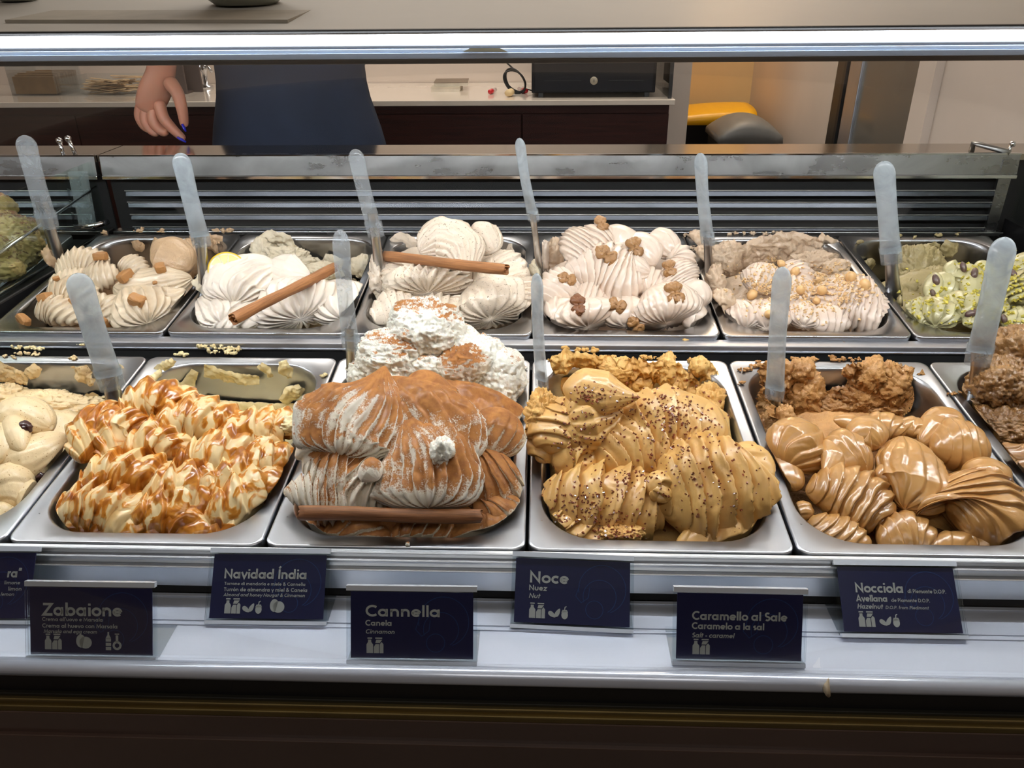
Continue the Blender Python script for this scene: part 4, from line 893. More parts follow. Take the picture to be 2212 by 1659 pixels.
for a in ((940, 800, 170, 110, .05, .0), (860, 770, 170, 120, .045, .0), (800, 805, 100, 80, .03, .0), (925, 715, 150, 130, .045, .012), (985, 745, 110, 90, .035, .015), (890, 680, 90, 60, .03, .014), (1075, 830, 120, 130, .045, .0), (1040, 780, 120, 100, .04, .008), (1090, 790, 80, 70, .03, .0), (745, 860, 60, 60, .02, 0), (1010, 850, 170, 60, .04, .0), (960, 672, 60, 30, .02, .02)):
    x, y, w, hh, dp, dh = a
    at = loc2w('f', 0, 0, 0)+0; c = atY(x, y, .285+dh); m.lump(x, y, w*1.02, hh*1.05, dp, rough=.15, scale=48, at=c, name='torn_lump', octv=5)
m.lump(1000, 790, 110, 90, .03, rough=.18, scale=60, at=atY(1000, 790, .262), name='torn_lump', mat=M['can'])
m.crumbs([(806, 748, 10), (880, 1176, 6), (1134, 800, 8)], 9, mat=M['can_white'])
# --- golden, front row
m = MOUND['noce'] = Mound('f', 0, M['noce'], 'mound of golden ridged gelato sprinkled with dark brown crystals', M['noce_r']); m.heap = Heap('f', 0, .0, -.034, 22)
m.base(.0, drop=.032, back=.25, mat=M['noce_r'])
A_ = dict(amp=.23, flat=.75, wob=.22, curl=.55, lean=.6, sharp=.82)
m.lump(1175, 905, 76, 110, .03, .0, .3, 90, octv=4); m.fold([(1180, 880), (1175, 940), (1180, 1000)], [50, 70, 60], 4, **A_)
m.fold([(1500, 870), (1520, 930), (1500, 960)], [90, 90, 70], 0, 's')
m.fold([(1545, 880), (1470, 905), (1380, 900)], [60, 130, 110], 0, 's', amp=.1); m.fold([(1590, 960), (1620, 1010), (1600, 1090)], [70, 90, 80], 2, 'x', amp=.1)
m.fold([(1330, 925), (1420, 925), (1520, 950)], [110, 150, 90], 6, **{**A_, 'curl': -.6}, dh=.006)
m.fold([(1190, 1000), (1240, 985), (1290, 1010)], [90, 110, 80], 3, **{**A_, 'amp': .3}, dh=.0)
m.fold([(1280, 1000), (1370, 975), (1480, 975)], [110, 130, 90], 6, **{**A_, 'curl': -.55}, dh=.004)
m.fold([(1160, 1085), (1260, 1080), (1370, 1085), (1430, 1075)], [80, 140, 140, 100], 7, **{**A_, 'amp': .27}, dh=.0)
m.fold([(1170, 1055), (1240, 1050), (1320, 1040)], [40, 70, 60], 5, **{**A_, 'amp': .2}, dh=-.004)
m.fold([(1420, 1100), (1470, 1080), (1540, 1062), (1610, 1040), (1640, 1010)], [110, 200, 220, 180, 90], 9, 'x', amp=.24, curl=.5, bend=1.3, flat=.72, wob=.18, lean=.55, sharp=.8, dh=.006)
m.fold([(1395, 1060), (1425, 1050), (1440, 1085)], [40, 60, 40], 2, **A_, dh=.022)
m.fold([(1460, 1180), (1560, 1165), (1640, 1130)], [60, 110, 70], 3, 'x', amp=.1, curl=.8); m.fold([(1200, 1130), (1280, 1165), (1380, 1172)], [60, 80, 50], 5, **{**A_, 'amp': .3}); m.fold([(1560, 1185), (1620, 1165), (1650, 1120)], [50, 70, 50], 2, 'x', amp=.12)
m.fold([(1180, 1130), (1210, 1140), (1260, 1160)], [60, 76, 60], 3, **A_); m.lump(1330, 1150, 110, 40, .02, .004, .3, 100)
m.fold([(1225, 860), (1215, 920), (1225, 980)], [70, 130, 90], 6, **{**A_, 'amp': .09, 'curl': .9}, dh=.012); m.fold([(1200, 940), (1250, 925), (1320, 905)], [110, 130, 60], 0, 's', dh=.012); 
m.fold([(1222, 918), (1270, 905), (1345, 880)], [110, 140, 50], 7, 'y', amp=.06, curl=.3, flat=.8, dh=.022)
m.fold([(1215, 838), (1255, 842), (1310, 852), (1382, 858)], [40, 84, 86, 30], 0, 's', flat=.85, dh=.042, tip=(1, .8))
m.smear([(1190, 790), (1240, 778), (1300, 790)], [40, 50, 40], .006, .9); m.smear([(1300, 800), (1370, 810), (1440, 800)], [60, 80, 60], .009, .9); m.smear([(1430, 780), (1470, 830), (1520, 860)], [40, 70, 60], .007, 1.0)
m.smear([(1510, 785), (1545, 840), (1560, 890)], [36, 60, 50], .008, .9); m.smear([(1200, 850), (1230, 840), (1270, 830)], [70, 60, 40], .003, .4)
for x, y, w, h in ((1330, 800, 90, 50), (1440, 800, 40, 70), (1480, 850, 60, 60), (1540, 880, 80, 90), (1570, 930, 100, 70), (1380, 830, 60, 50), (1510, 790, 40, 40)): m.lump(x, y, w, h, .014, at=atY(x, y, .325 if y < 860 else .27), rough=.3, scale=100)
m.crumbs([(1240, 776, 110), (1310, 772, 60), (1420, 773, 80), (1225, 752, 20), (1260, 757, 30), (1280, 758, 30), (1510, 780, 40), (1482, 740, 6), (1150, 870, 12)], 9)
# --- coffee-brown, front row
m = MOUND['cof'] = Mound('f', 1, M['cof'], 'smooth coffee-brown gelato in rounded glossy folds', M['cof_r']); m.heap = Heap('f', 1, .0, -.03, 13)
m.base(.0, drop=.03, back=.26, mat=M['cof_r'])
S_ = dict(amp=.08, flat=.8, wob=.3, curl=.6, lean=.4, sharp=.75)
for c, w, n, k in (([(1700, 1010), (1725, 970), (1765, 930)], [80, 130, 90], 6, dict(mode='y', dh=.004)), ([(1690, 960), (1700, 1010), (1720, 1060)], [50, 60, 50], 0, dict(mode='s')),
                   ([(1790, 1020), (1830, 990), (1880, 985)], [60, 130, 110], 5, dict(dh=.004, amp=.05)), ([(1835, 950), (1870, 940), (1905, 965)], [50, 80, 60], 0, dict(mode='s', dh=.016)), ([(1785, 950), (1800, 985), (1785, 1030)], [40, 56, 30], 0, dict(mode='s', dh=.014)),
                   ([(1950, 945), (1962, 1000), (1975, 1060), (1955, 1100)], [70, 120, 130, 80], 6, dict(mode='y', amp=.07, dh=.01)), ([(1895, 1040), (1915, 1030), (1940, 1020)], [30, 50, 40], 0, dict(mode='s', dh=.014)),
                   ([(2010, 970), (2070, 965), (2135, 960)], [60, 120, 80], 7, dict(amp=.06, dh=.004)), ([(2040, 900), (2020, 930), (1990, 960)], [50, 70, 40], 0, dict(mode='s')), ([(1980, 940), (2030, 910), (2085, 915)], [30, 60, 50], 0, dict(mode='s')),
                   ([(1860, 925), (1910, 920), (1960, 930)], [40, 60, 40], 5, dict(amp=.12)), ([(1800, 905), (1840, 915), (1880, 930)], [20, 40, 26], 0, dict(mode='s')), ([(1930, 925), (1975, 925), (2010, 950)], [30, 50, 30], 3, {}),
                   ([(1740, 1060), (1800, 1065), (1870, 1090), (1930, 1120)], [70, 120, 130, 100], 8, dict(amp=.15, dh=.003)), ([(2040, 1030), (2080, 1070), (2110, 1120), (2090, 1150)], [120, 210, 210, 120], 10, dict(mode='x', amp=.07, curl=.9, flat=.62, dh=.010)),
                   ([(2100, 1060), (2130, 1050), (2170, 1070)], [90, 120, 90], 5, dict(mode='y', amp=.04, dh=.006)), ([(1745, 1125), (1810, 1155), (1880, 1190)], [60, 80, 60], 6, dict(amp=.12)), ([(1900, 1180), (1960, 1160), (2030, 1175)], [70, 100, 70], 7, dict(amp=.12)),
                   ([(2090, 1185), (2150, 1165), (2230, 1150)], [60, 90, 80], 7, dict(amp=.12)), ([(2150, 1120), (2200, 1110), (2250, 1100)], [80, 100, 90], 7, dict(amp=.1)), ([(2000, 1200), (2060, 1180), (2120, 1185)], [40, 60, 50], 4, {}), ([(1715, 1090), (1735, 1105), (1750, 1120)], [36, 40, 30], 2, {})):
    m.fold(c, w, n, **{**S_, **k})
m.smear([(1640, 800), (1700, 820), (1760, 870)], [50, 80, 60], .006, .7); m.smear([(1700, 800), (1720, 850), (1720, 900)], [50, 60, 60], .008, .9); m.smear([(1760, 880), (1860, 860), (1960, 850)], [70, 90, 90], .009, .8); m.smear([(1830, 790), (1880, 820), (1960, 830)], [40, 70, 90], .009, .9); m.smear([(1985, 805), (2010, 850), (2020, 890)], [16, 30, 40], .004, 1.0)
m.smear([(1640, 850), (1655, 910), (1690, 960)], [60, 70, 50], .010, .8, wall='left')
for x, y, w, h in ((1660, 940, 60, 90), (1690, 920, 50, 90), (1740, 850, 70, 110), (1730, 800, 50, 50), (1880, 810, 60, 70), (1930, 830, 90, 80), (1860, 860, 100, 70), (1970, 850, 60, 60), (1800, 880, 90, 40), (1910, 880, 120, 40)): m.lump(x, y, w, h, .014, at=atY(x, y, .322 if x > 1700 else .24), rough=.3, scale=110)
m.crumbs([(1650, 790, 60), (1610, 800, 30), (1740, 778, 50), (1800, 772, 14), (1830, 778, 60), (1600, 830, 12), (1820, 744, 4), (2060, 850, 30), (1660, 783, 60)], 9)
# --- chocolate, right edge
m = MOUND['cho'] = Mound('f', 2, M['cho'], 'rough dark chocolate gelato piled at the right picture edge', M['cho'], clamp=False); m.heap = Heap('f', 2, .0, -.03, 15)
m.clamp = True; m.base(.0, drop=.02, back=.27, rough=.006); 
for x, y, w, h, d in ((2200, 760, 110, 110, .29), (2160, 830, 120, 110, .26), (2210, 850, 140, 150, .26), (2110, 920, 120, 80, .24), (2180, 930, 160, 90, .22), (2080, 860, 60, 50, .29), (2090, 895, 40, 40, .24), (2240, 790, 120, 160, .3)): m.lump(x, y, w, h, .035, at=atY(x, y, d), rough=.2, scale=75, octv=5)
m.fold([(2160, 960), (2200, 985), (2260, 990)], [30, 50, 50], 3, mat=M['cho_s']); m.fold([(2185, 1005), (2230, 1010), (2280, 1020)], [30, 50, 50], 0, 's', mat=M['cho_s'])
for c in (([(2170, 1000), (2230, 1040), (2290, 1100)], [60, 90, 90]),): m.fold(c[0], c[1], 4, mat=M['cho_s'], dh=-.01)
# --- raisin cream, left edge
m = MOUND['rai'] = Mound('f', -3, M['rai'], 'smooth cream gelato with dark raisins at the left picture edge'); m.heap = Heap('f', -3, .0, -.03, 14)
m.base(.0, drop=.03, back=.25, floor=-.05)
B_ = dict(amp=.05, flat=.85, curl=.6)
for c, w, n, k in (([(-10, 890), (60, 905), (112, 925)], [70, 90, 60], 0, dict(mode='s', dh=.006)), ([(-20, 1000), (60, 990), (150, 945)], [70, 100, 60], 0, dict(mode='s', dh=.0)), ([(20, 900), (36, 940), (48, 975)], [40, 50, 30], 0, dict(mode='s', dh=.02)), ([(-10, 920), (5, 960), (-5, 1000)], [50, 60, 40], 0, dict(mode='s', dh=.016)),
                   ([(-30, 1040), (20, 1050), (40, 1090)], [60, 100, 60], 3, dict(dh=.0)), ([(40, 1040), (60, 1070), (50, 1100)], [40, 50, 30], 0, dict(mode='s')), ([(-40, 1120), (0, 1110), (20, 1090)], [60, 70, 50], 3, {}), ([(-120, 950), (-60, 940), (-10, 950)], [80, 110, 70], 4, {}), ([(-160, 1080), (-80, 1060), (-30, 1080)], [80, 120, 90], 5, {})):
    m.fold(c, w, n, **{**B_, **k})
m.lump(100, 880, 260, 70, .03, at=atY(100, 880, .30), rough=.16, scale=60); m.lump(10, 860, 90, 60, .03, at=atY(10, 860, .31), rough=.25, scale=80)
m.smear([(-30, 800), (20, 808), (60, 820)], [60, 50, 30], .004, .5); m.smear([(170, 790), (185, 815), (205, 825)], [40, 40, 20], .003, 1.0); m.smear([(80, 790), (70, 805), (60, 815)], [20, 30, 16], .002, 1.0); m.smear([(250, 790), (262, 800), (275, 812)], [12, 20, 12], .002, 1.0)
m.crumbs([(60, 765, 60), (20, 772, 30), (160, 775, 20)], 7)
# --- toffee, back row
m = MOUND['tof'] = Mound('b', -3, M['toff'], 'beige rippled gelato with toffee chunks, back row left', M['toff_r']); m.heap = Heap('b', -3, .0, -.03, 16)
m.base(.0, drop=.026, back=.22, mat=M['toff_r'])
for c, w, n, k in (([(120, 590), (170, 568), (238, 560)], [40, 64, 40], 8, dict(curl=.9)), ([(105, 610), (150, 600), (190, 590)], [30, 40, 30], 5, {}), ([(180, 590), (215, 595), (255, 590)], [50, 66, 50], 5, dict(curl=-.5, dh=.006)), ([(255, 570), (285, 575), (320, 590)], [30, 50, 30], 5, {}),
                   ([(100, 640), (150, 630), (215, 645)], [60, 70, 50], 5, dict(amp=.16)), ([(75, 675), (120, 670), (180, 690)], [50, 60, 40], 6, dict(amp=.18)), ([(245, 620), (300, 630), (370, 615), (415, 600)], [40, 90, 80, 40], 8, dict(mode='y', amp=.1, dh=.004)),
                   ([(275, 620), (300, 660), (320, 700)], [50, 110, 120], 7, dict(mode='y', amp=.14, env='fan', dh=.004)), ([(330, 640), (370, 650), (405, 630)], [60, 80, 50], 6, dict(mode='y', amp=.1)), ([(190, 680), (230, 665), (260, 690)], [40, 60, 50], 5, {})):
    m.fold(c, w, n, **{**dict(amp=.14, flat=.7, wob=.25, curl=.5, lean=.5), **k})
m.fold([(325, 560), (360, 555), (410, 580)], [50, 90, 70], 2, 's', mat=M['toff_r'], dh=.01); m.fold([(330, 550), (345, 535), (365, 545)], [20, 26, 20], 0, 's', mat=M['toff_r'], dh=.02); m.lump(410, 560, 50, 70, .02, rough=.25, at=atY(410, 560, .68)); m.lump(110, 560, 36, 70, .014, rough=.35, scale=110, at=atY(110, 565, .60))
m.smear([(410, 510), (440, 520), (480, 530)], [20, 40, 40], .005, .9); m.smear([(190, 545), (205, 535), (225, 535)], [20, 26, 16], .003, .9); m.smear([(290, 520), (300, 535), (305, 525)], [20, 24, 16], .003, .9); m.smear([(330, 520), (350, 530), (380, 520)], [20, 20, 10], .003, .9)
m.crumbs([(225, 502, 10), (300, 498, 24), (345, 500, 16), (480, 500, 40), (470, 525, 30)], 8)
# --- white with lemon, back row
m = MOUND['lem'] = Mound('b', -2, M['lem'], 'white gelato in long ribbed fans beside a lemon slice', M['lem_r']); m.heap = Heap('b', -2, .0, -.03, 18)
m.base(.0, drop=.03, back=.20, mat=M['lem_r'])
for c, w, n, k in (([(600, 570), (560, 590), (520, 625), (505, 655)], [60, 110, 140, 120], 8, dict(mode='y', env='fan', amp=.17, dh=.012, curl=.2)), ([(575, 575), (620, 590), (670, 595)], [60, 80, 30], 4, dict(mode='y', amp=.08, dh=.010)), ([(650, 600), (640, 640), (650, 690)], [60, 160, 190], 9, dict(mode='y', amp=.13, env='fan', dh=.002)),
                   ([(690, 620), (725, 650), (740, 690)], [60, 110, 100], 5, dict(mode='y', amp=.09, env='fan')), ([(430, 645), (460, 670), (480, 700)], [40, 80, 90], 6, dict(mode='y', amp=.14)), ([(470, 640), (510, 665), (560, 700)], [50, 80, 60], 5, {}), ([(410, 690), (450, 690), (520, 700)], [30, 50, 40], 7, {}), ([(580, 650), (570, 680), (570, 700)], [60, 70, 60], 3, dict(mode='y', amp=.06)), ([(740, 640), (755, 650), (770, 665)], [40, 50, 40], 2, {})):
    m.fold(c, w, n, **{**dict(amp=.15, flat=.6, wob=.2, curl=.4, lean=.5), **k})
m.lump(435, 620, 40, 60, .02, rough=.3, at=atY(435, 625, .53)); m.smear([(560, 540), (600, 530), (640, 570)], [50, 70, 50], .008, .8); m.smear([(640, 560), (680, 580), (700, 590)], [50, 50, 40], .006, .6); m.smear([(770, 560), (790, 580), (800, 590)], [50, 60, 40], .006, .9); m.smear([(700, 555), (720, 565), (740, 575)], [20, 30, 30], .004, .8)
m.lump(620, 560, 110, 50, .02, rough=.3, scale=90, at=atY(620, 560, .69)); m.lump(700, 585, 80, 36, .02, rough=.25, scale=90, at=atY(700, 585, .68)); m.lump(785, 570, 50, 44, .014, rough=.3, scale=100, at=atY(785, 575, .69)); m.lump(560, 545, 50, 50, .014, rough=.3, scale=100, at=atY(565, 545, .70))
# --- speckled, back row
m = MOUND['spk'] = Mound('b', -1, M['spk'], 'speckled cream gelato pile crossed by a cinnamon stick, back row'); m.heap = Heap('b', -1, .0, -.03, 24)
m.base(.0, drop=.03, back=.24)
for c, w, n, k in (([(1010, 510), (1040, 515), (1070, 540)], [50, 70, 50], 3, dict(mode='y', amp=.06, dh=.016)), ([(1060, 560), (1090, 580), (1130, 620)], [60, 90, 60], 4, dict(amp=.06)), ([(1030, 620), (1060, 590), (1110, 590)], [40, 60, 50], 3, {}), ([(835, 560), (850, 590), (840, 630)], [30, 50, 40], 4, {}),
                   ([(930, 588), (925, 610), (925, 634)], [110, 150, 160], 9, dict(mode='y', amp=.18, dh=.006)), ([(850, 600), (880, 610), (900, 630)], [30, 60, 50], 3, {}), ([(800, 695), (850, 665), (900, 655)], [40, 76, 60], 5, dict(amp=.1)), ([(880, 690), (940, 680), (990, 680)], [60, 90, 80], 5, {}),
                   ([(1010, 625), (1050, 660), (1060, 690)], [90, 170, 160], 8, dict(mode='y', amp=.07, dh=.004)), ([(1080, 610), (1110, 640), (1125, 680)], [70, 110, 80], 7, dict(amp=.14)), ([(985, 640), (990, 670), (985, 700)], [50, 60, 50], 4, dict(amp=.1))):
    m.fold(c, w, n, **{**dict(amp=.12, flat=.7, wob=.3, curl=.5, lean=.4), **k})
m.lump(1075, 510, 40, 40, .02, rough=.2, at=atY(1055, 505, .66)); m.lump(815, 610, 36, 90, .014, rough=.35, scale=110, at=atY(815, 610, .53)); m.smear([(850, 530), (870, 520), (900, 530)], [30, 40, 20], .003, .8); m.smear([(1095, 535), (1120, 545), (1120, 560)], [20, 24, 20], .003, .9); m.smear([(840, 560), (850, 545), (870, 540)], [30, 30, 20], .006, .9)
# --- walnut, back row
m = MOUND['wal'] = Mound('b', 0, M['wal'], 'pinkish cream gelato in a high ridged heap topped with walnuts'); m.heap = Heap('b', 0, .0, -.03, 30)
m.base(.0, drop=.055, back=.22)
for c, w, n, k in (([(1365, 500), (1350, 520), (1330, 545)], [70, 90, 70], 0, dict(mode='s', dh=.008)), ([(1290, 505), (1260, 530), (1225, 560)], [60, 90, 70], 7, dict(curl=-.5, dh=.012)), ([(1330, 500), (1300, 520), (1280, 550)], [50, 80, 70], 5, dict(dh=.012)), ([(1400, 510), (1430, 525), (1460, 550)], [50, 60, 50], 4, dict(mode='y', amp=.08)),
                   ([(1440, 545), (1465, 555), (1470, 580)], [40, 60, 60], 5, {}), ([(1300, 545), (1380, 545), (1420, 570)], [60, 80, 60], 0, dict(mode='s', dh=.008)), ([(1220, 580), (1290, 580), (1350, 600), (1395, 600)], [70, 110, 110, 50], 10, dict(curl=-.6, dh=.008, amp=.16)), ([(1330, 575), (1370, 585), (1405, 590)], [50, 70, 40], 5, dict(mode='y', amp=.1, dh=.012)),
                   ([(1440, 570), (1470, 600), (1490, 620)], [60, 90, 60], 8, dict(dh=.004, amp=.1)), ([(1185, 660), (1210, 620), (1240, 590)], [50, 80, 50], 6, dict(amp=.17)), ([(1240, 640), (1280, 645), (1330, 650)], [60, 90, 60], 5, dict(dh=.0)), ([(1350, 620), (1400, 610), (1440, 620)], [40, 60, 40], 5, {}),
                   ([(1180, 690), (1210, 680), (1240, 700)], [50, 70, 40], 4, {}), ([(1250, 650), (1260, 680), (1270, 708)], [90, 130, 130], 7, dict(mode='y', amp=.09, env='fan')), ([(1340, 640), (1345, 670), (1350, 705)], [60, 90, 90], 4, dict(mode='y', amp=.07)),
                   ([(1400, 625), (1425, 655), (1440, 700)], [60, 130, 170], 12, dict(mode='y', amp=.09, env='fan', dh=.004)), ([(1450, 625), (1490, 645), (1510, 670)], [60, 90, 80], 0, dict(mode='s')), ([(1470, 690), (1500, 685), (1515, 700)], [50, 60, 40], 0, dict(mode='s'))):
    m.fold(c, w, n, **{**dict(amp=.13, flat=.7, wob=.2, curl=.5, lean=.6, sharp=.8), **k})
m.lump(1195, 560, 40, 90, .02, rough=.25, at=atY(1197, 565, .62), mat=M['haz_r']); m.lump(1158, 585, 30, 50, .014, rough=.35, scale=110, at=atY(1158, 588, .55), mat=M['lem_r']); m.lump(1178, 555, 14, 70, .008, rough=.4, scale=140, at=atY(1178, 555, .6))
# --- hazelnut, back row
m = MOUND['haz'] = Mound('b', 1, M['haz'], 'pale pinkish-brown gelato covered in hazelnuts and chopped nuts', M['haz_r']); m.heap = Heap('b', 1, .0, -.03, 18)
m.base(.0, drop=.03, back=.22, mat=M['haz_r'])
for c, w, n, k in (([(1640, 570), (1645, 600), (1635, 630)], [50, 80, 60], 8, dict(mode='y', amp=.1, dh=.01)), ([(1690, 570), (1720, 590), (1740, 620)], [40, 60, 50], 5, dict(dh=.004)), ([(1580, 650), (1600, 680), (1610, 710)], [40, 80, 90], 7, dict(mode='y', amp=.17, env='fan')), ([(1640, 650), (1650, 680), (1655, 710)], [60, 90, 90], 4, dict(mode='y', amp=.1)),
                   ([(1790, 600), (1830, 625), (1880, 640)], [50, 80, 60], 5, dict(amp=.08)), ([(1780, 640), (1820, 650), (1870, 660), (1910, 660)], [70, 120, 120, 80], 10, dict(amp=.13, curl=.6)), ([(1750, 700), (1790, 690), (1840, 690)], [40, 70, 50], 4, {}), ([(1715, 650), (1735, 680), (1735, 705)], [50, 60, 60], 5, dict(mode='y', amp=.1)), ([(1760, 620), (1780, 640), (1790, 670)], [50, 70, 50], 4, {}), ([(1880, 640), (1895, 670), (1895, 700)], [50, 60, 50], 5, {}), ([(1660, 620), (1710, 630), (1760, 620)], [50, 70, 50], 4, dict(dh=.004))):
    m.fold(c, w, n, **{**dict(amp=.13, flat=.7, wob=.25, curl=.5, lean=.5), **k})
m.smear([(1560, 580), (1620, 555), (1700, 535), (1780, 550)], [50, 70, 70, 60], .008, .6, 80); m.smear([(1760, 520), (1800, 550), (1830, 580)], [40, 60, 50], .008, .8); 
for x, y, w, h, d in ((1560, 560, 60, 60, .62), (1545, 620, 40, 90, .52), (1560, 650, 50, 50, .48), (1505, 520, 40, 40, .70), (1520, 555, 44, 50, .64), (1575, 545, 60, 40, .68), (1760, 570, 90, 50, .66), (1810, 585, 60, 40, .62)): m.lump(x, y, w, h, .014, rough=.32, scale=110, at=atY(x, y, d))
m.crumbs([(1490, 510, 24), (1600, 505, 60), (1690, 505, 90), (1500, 535, 20)], 7)
# --- pistachio, back row
m = MOUND['pis'] = Mound('b', 2, M['pis'], 'green pistachio gelato in loops with chopped pistachios, right edge', M['pis_r']); m.heap = Heap('b', 2, .0, -.03, 18)
m.base(.0, drop=.03, back=.22, mat=M['pis_r'])
for c, w, n, k in (([(2000, 640), (2040, 615), (2080, 615)], [40, 60, 40], 2, {}), ([(2040, 590), (2065, 585), (2085, 610)], [30, 44, 40], 2, dict(dh=.012)), ([(2090, 570), (2100, 600), (2095, 640)], [30, 50, 40], 0, dict(mode='s', dh=.010)), ([(2105, 570), (2130, 580), (2150, 600)], [24, 30, 24], 0, dict(mode='s', dh=.014)),
                   ([(2110, 620), (2140, 620), (2170, 640)], [40, 60, 40], 3, {}), ([(1950, 670), (1975, 690), (1985, 705)], [30, 50, 40], 5, dict(mode='y', amp=.2)), ([(2000, 645), (2010, 675), (2020, 705)], [60, 90, 80], 4, dict(mode='y', amp=.22)), ([(2040, 640), (2065, 665), (2080, 690)], [60, 90, 60], 3, dict(mode='y', amp=.16)),
                   ([(2080, 700), (2120, 685), (2150, 700)], [30, 50, 40], 4, dict(amp=.2)), ([(2100, 660), (2140, 660), (2180, 670)], [40, 60, 50], 3, {}), ([(2170, 600), (2200, 620), (2230, 650)], [60, 100, 80], 4, dict(dh=.01)), ([(2160, 690), (2200, 695), (2250, 690)], [40, 60, 60], 4, {}), ([(2180, 580), (2220, 575), (2260, 590)], [40, 60, 60], 2, {})):
    m.fold(c, w, n, **{**dict(amp=.16, flat=.75, wob=.3, curl=.6, lean=.6), **k})
for x, y, w, h, d in ((1975, 580, 90, 90, .66), (2010, 570, 60, 60, .67), (1990, 610, 100, 50, .62), (2020, 600, 80, 40, .62), (1970, 630, 60, 50, .58), (2195, 570, 60, 60, .66), (1935, 640, 20, 70, .54)): m.lump(x, y, w, h, .016, rough=.28, scale=100, at=atY(x, y, d), mat=M['pis_r'])
m.smear([(2035, 530), (2055, 540), (2065, 545)], [24, 36, 24], .006, .7); m.smear([(2000, 530), (2015, 530), (2030, 532)], [12, 16, 10], .003, .9); m.smear([(2110, 560), (2130, 545), (2135, 530)], [20, 24, 20], .004, .9); m.smear([(1870, 570), (1880, 575), (1875, 560)], [30, 30, 16], .005, .9)
m.crumbs([(2025, 508, 16), (1975, 512, 8), (2070, 506, 8), (1850, 525, 20), (1940, 510, 10)], 8)
# --- neighbouring case
MOUND['nei'] = m = Mound('n', -1, gelato('tiramisu_cream', (196, 176, 122), .5, speck=(120, 70, 40), sa=.62, grain=.2).m, 'cream and brown marbled gelato in the neighbouring case'); m.clamp = False
M['nei'] = powder(gelato('marbled_cream', (186, 160, 106), .5), -.10, (120, 78, 50), (90, 56, 36))
for x, y, w, h, d in ((20, 520, 150, 120, .62), (60, 500, 70, 60, .66), (0, 450, 60, 60, .72), (-40, 560, 140, 120, .55), (10, 580, 90, 60, .55)): m.lump(x-8, y, w, h, .04, rough=.16, scale=45, at=atY(x-8, y, d), mat=M['nei'], name='fold')
# ------------------------------------------------------------------ toppings
def blob(name, mat, r=1, seg=(14, 18), f=None, smooth=True):
    th = np.linspace(.03, math.pi-.03, seg[0])[:, None]; v = np.linspace(0, 2*math.pi, seg[1], endpoint=False)[None, :]
    D = np.stack([np.sin(th)*np.cos(v), np.sin(th)*np.sin(v), np.cos(th)*np.ones_like(v)], -1); G = f(D) if f else D
    mb = MB(); b = 0; mb.grid(G*r, cv=True); n = seg[1]; m_ = seg[0]
    mb.f.append(tuple(range(n))[::-1]); mb.f.append(tuple((m_-1)*n+j for j in range(n)))
    return mb.build(name, mat, origin=(0, 0, 0), smooth=smooth)
def walnut_f(D, sd):
    x = D[..., 0]; side = np.sign(x+1e-6)
    G = D*np.array([1.0, .86, .42]); G = G+np.stack([side*.12, x*0, x*0], -1)
    nz = 1-2*np.abs(fbm(D*1.0+sd, 3.6, 3, sd)); w = fbm(D+sd, 1.3, 2, sd+4)
    k = .9+.30*nz+.2*w-.55*np.exp(-(x/.13)**2); return G*k[..., None]
t = NT('walnut_flesh'); t.set(Base_Color=t.ramp(t.noise(260, 3, .6, .4), [(.38, lin((104, 64, 30))), (.5, lin((158, 110, 60))), (.68, lin((206, 166, 110)))]), Roughness=.4, Coat_Weight=.3); t.bump(t.noise(900, 2), .3, .0006); M['walnut'] = t.m
t = NT('walnut_dark'); t.set(Base_Color=t.ramp(t.noise(200, 3, .6, .4), [(.38, lin((66, 34, 28))), (.6, lin((150, 96, 54)))]), Roughness=.4); M['walnut_d'] = t.m
wn = [blob('walnut_half', M['walnut'], 1, (30, 40), lambda D, s=s: walnut_f(D, s)) for s in (3, 11)]
wn[1].data.materials[0] = M['walnut_d'] if False else M['walnut']
proto = []
W_ = [(1299, 484, 34, .3, 'walnut half resting on the very top of the heap'), (1370, 534, 40, .2, 'darker walnut half right below the summit of the heap'), (1310, 552, 44, .9, 'large pale walnut half left of centre on the upper heap'), (1446, 580, 34, .1, 'walnut half on the right shoulder of the heap'), (1225, 603, 34, 1.3, 'small walnut half on the left flank of the heap'),
      (1456, 633, 46, .2, 'widest walnut half, split in two lobes, lower right'), (1249, 660, 42, .1, 'walnut half with one blackened side, lower left'), (1331, 660, 36, 1.2, 'reddish-brown walnut half, lower centre'), (1374, 702, 36, .7, 'walnut half touching the front rim of its pan')]
for k, (px, py, w, sp, lb) in enumerate(W_):
    p, n = MOUND['wal'].surf(px, py); r = w*((p-CAM)@FW)/FPX/2.1; n = n*.6-FW*.6
    o = wn[k % 2] if k < 2 else dup(wn[k % 2]); 
    if k == 6: o.data = o.data.copy(); o.data.materials[0] = M['walnut_d']
    o.matrix_world = basis(n, sp, r, p+n/np.linalg.norm(n)*r*.12); tag(o, lb, 'nut', 'walnut halves on the pinkish heap')
for x, y in ((1452, 545),): pass
t = NT('hazelnut_flesh'); t.set(Base_Color=t.ramp(t.noise(120, 3, .5), [(.35, lin((206, 150, 92))), (.6, lin((232, 196, 140)))]), Roughness=.38, Coat_Weight=.3); M['hazel'] = t.m
hz = blob('hazelnut', M['hazel'], 1, (14, 18), lambda D: D*(1+.12*np.clip(D[..., 2], 0, 1)**6+.03*fbm(D, 2, 2, 4))[..., None]*np.array([.95, .9, 1.05]))
first = True
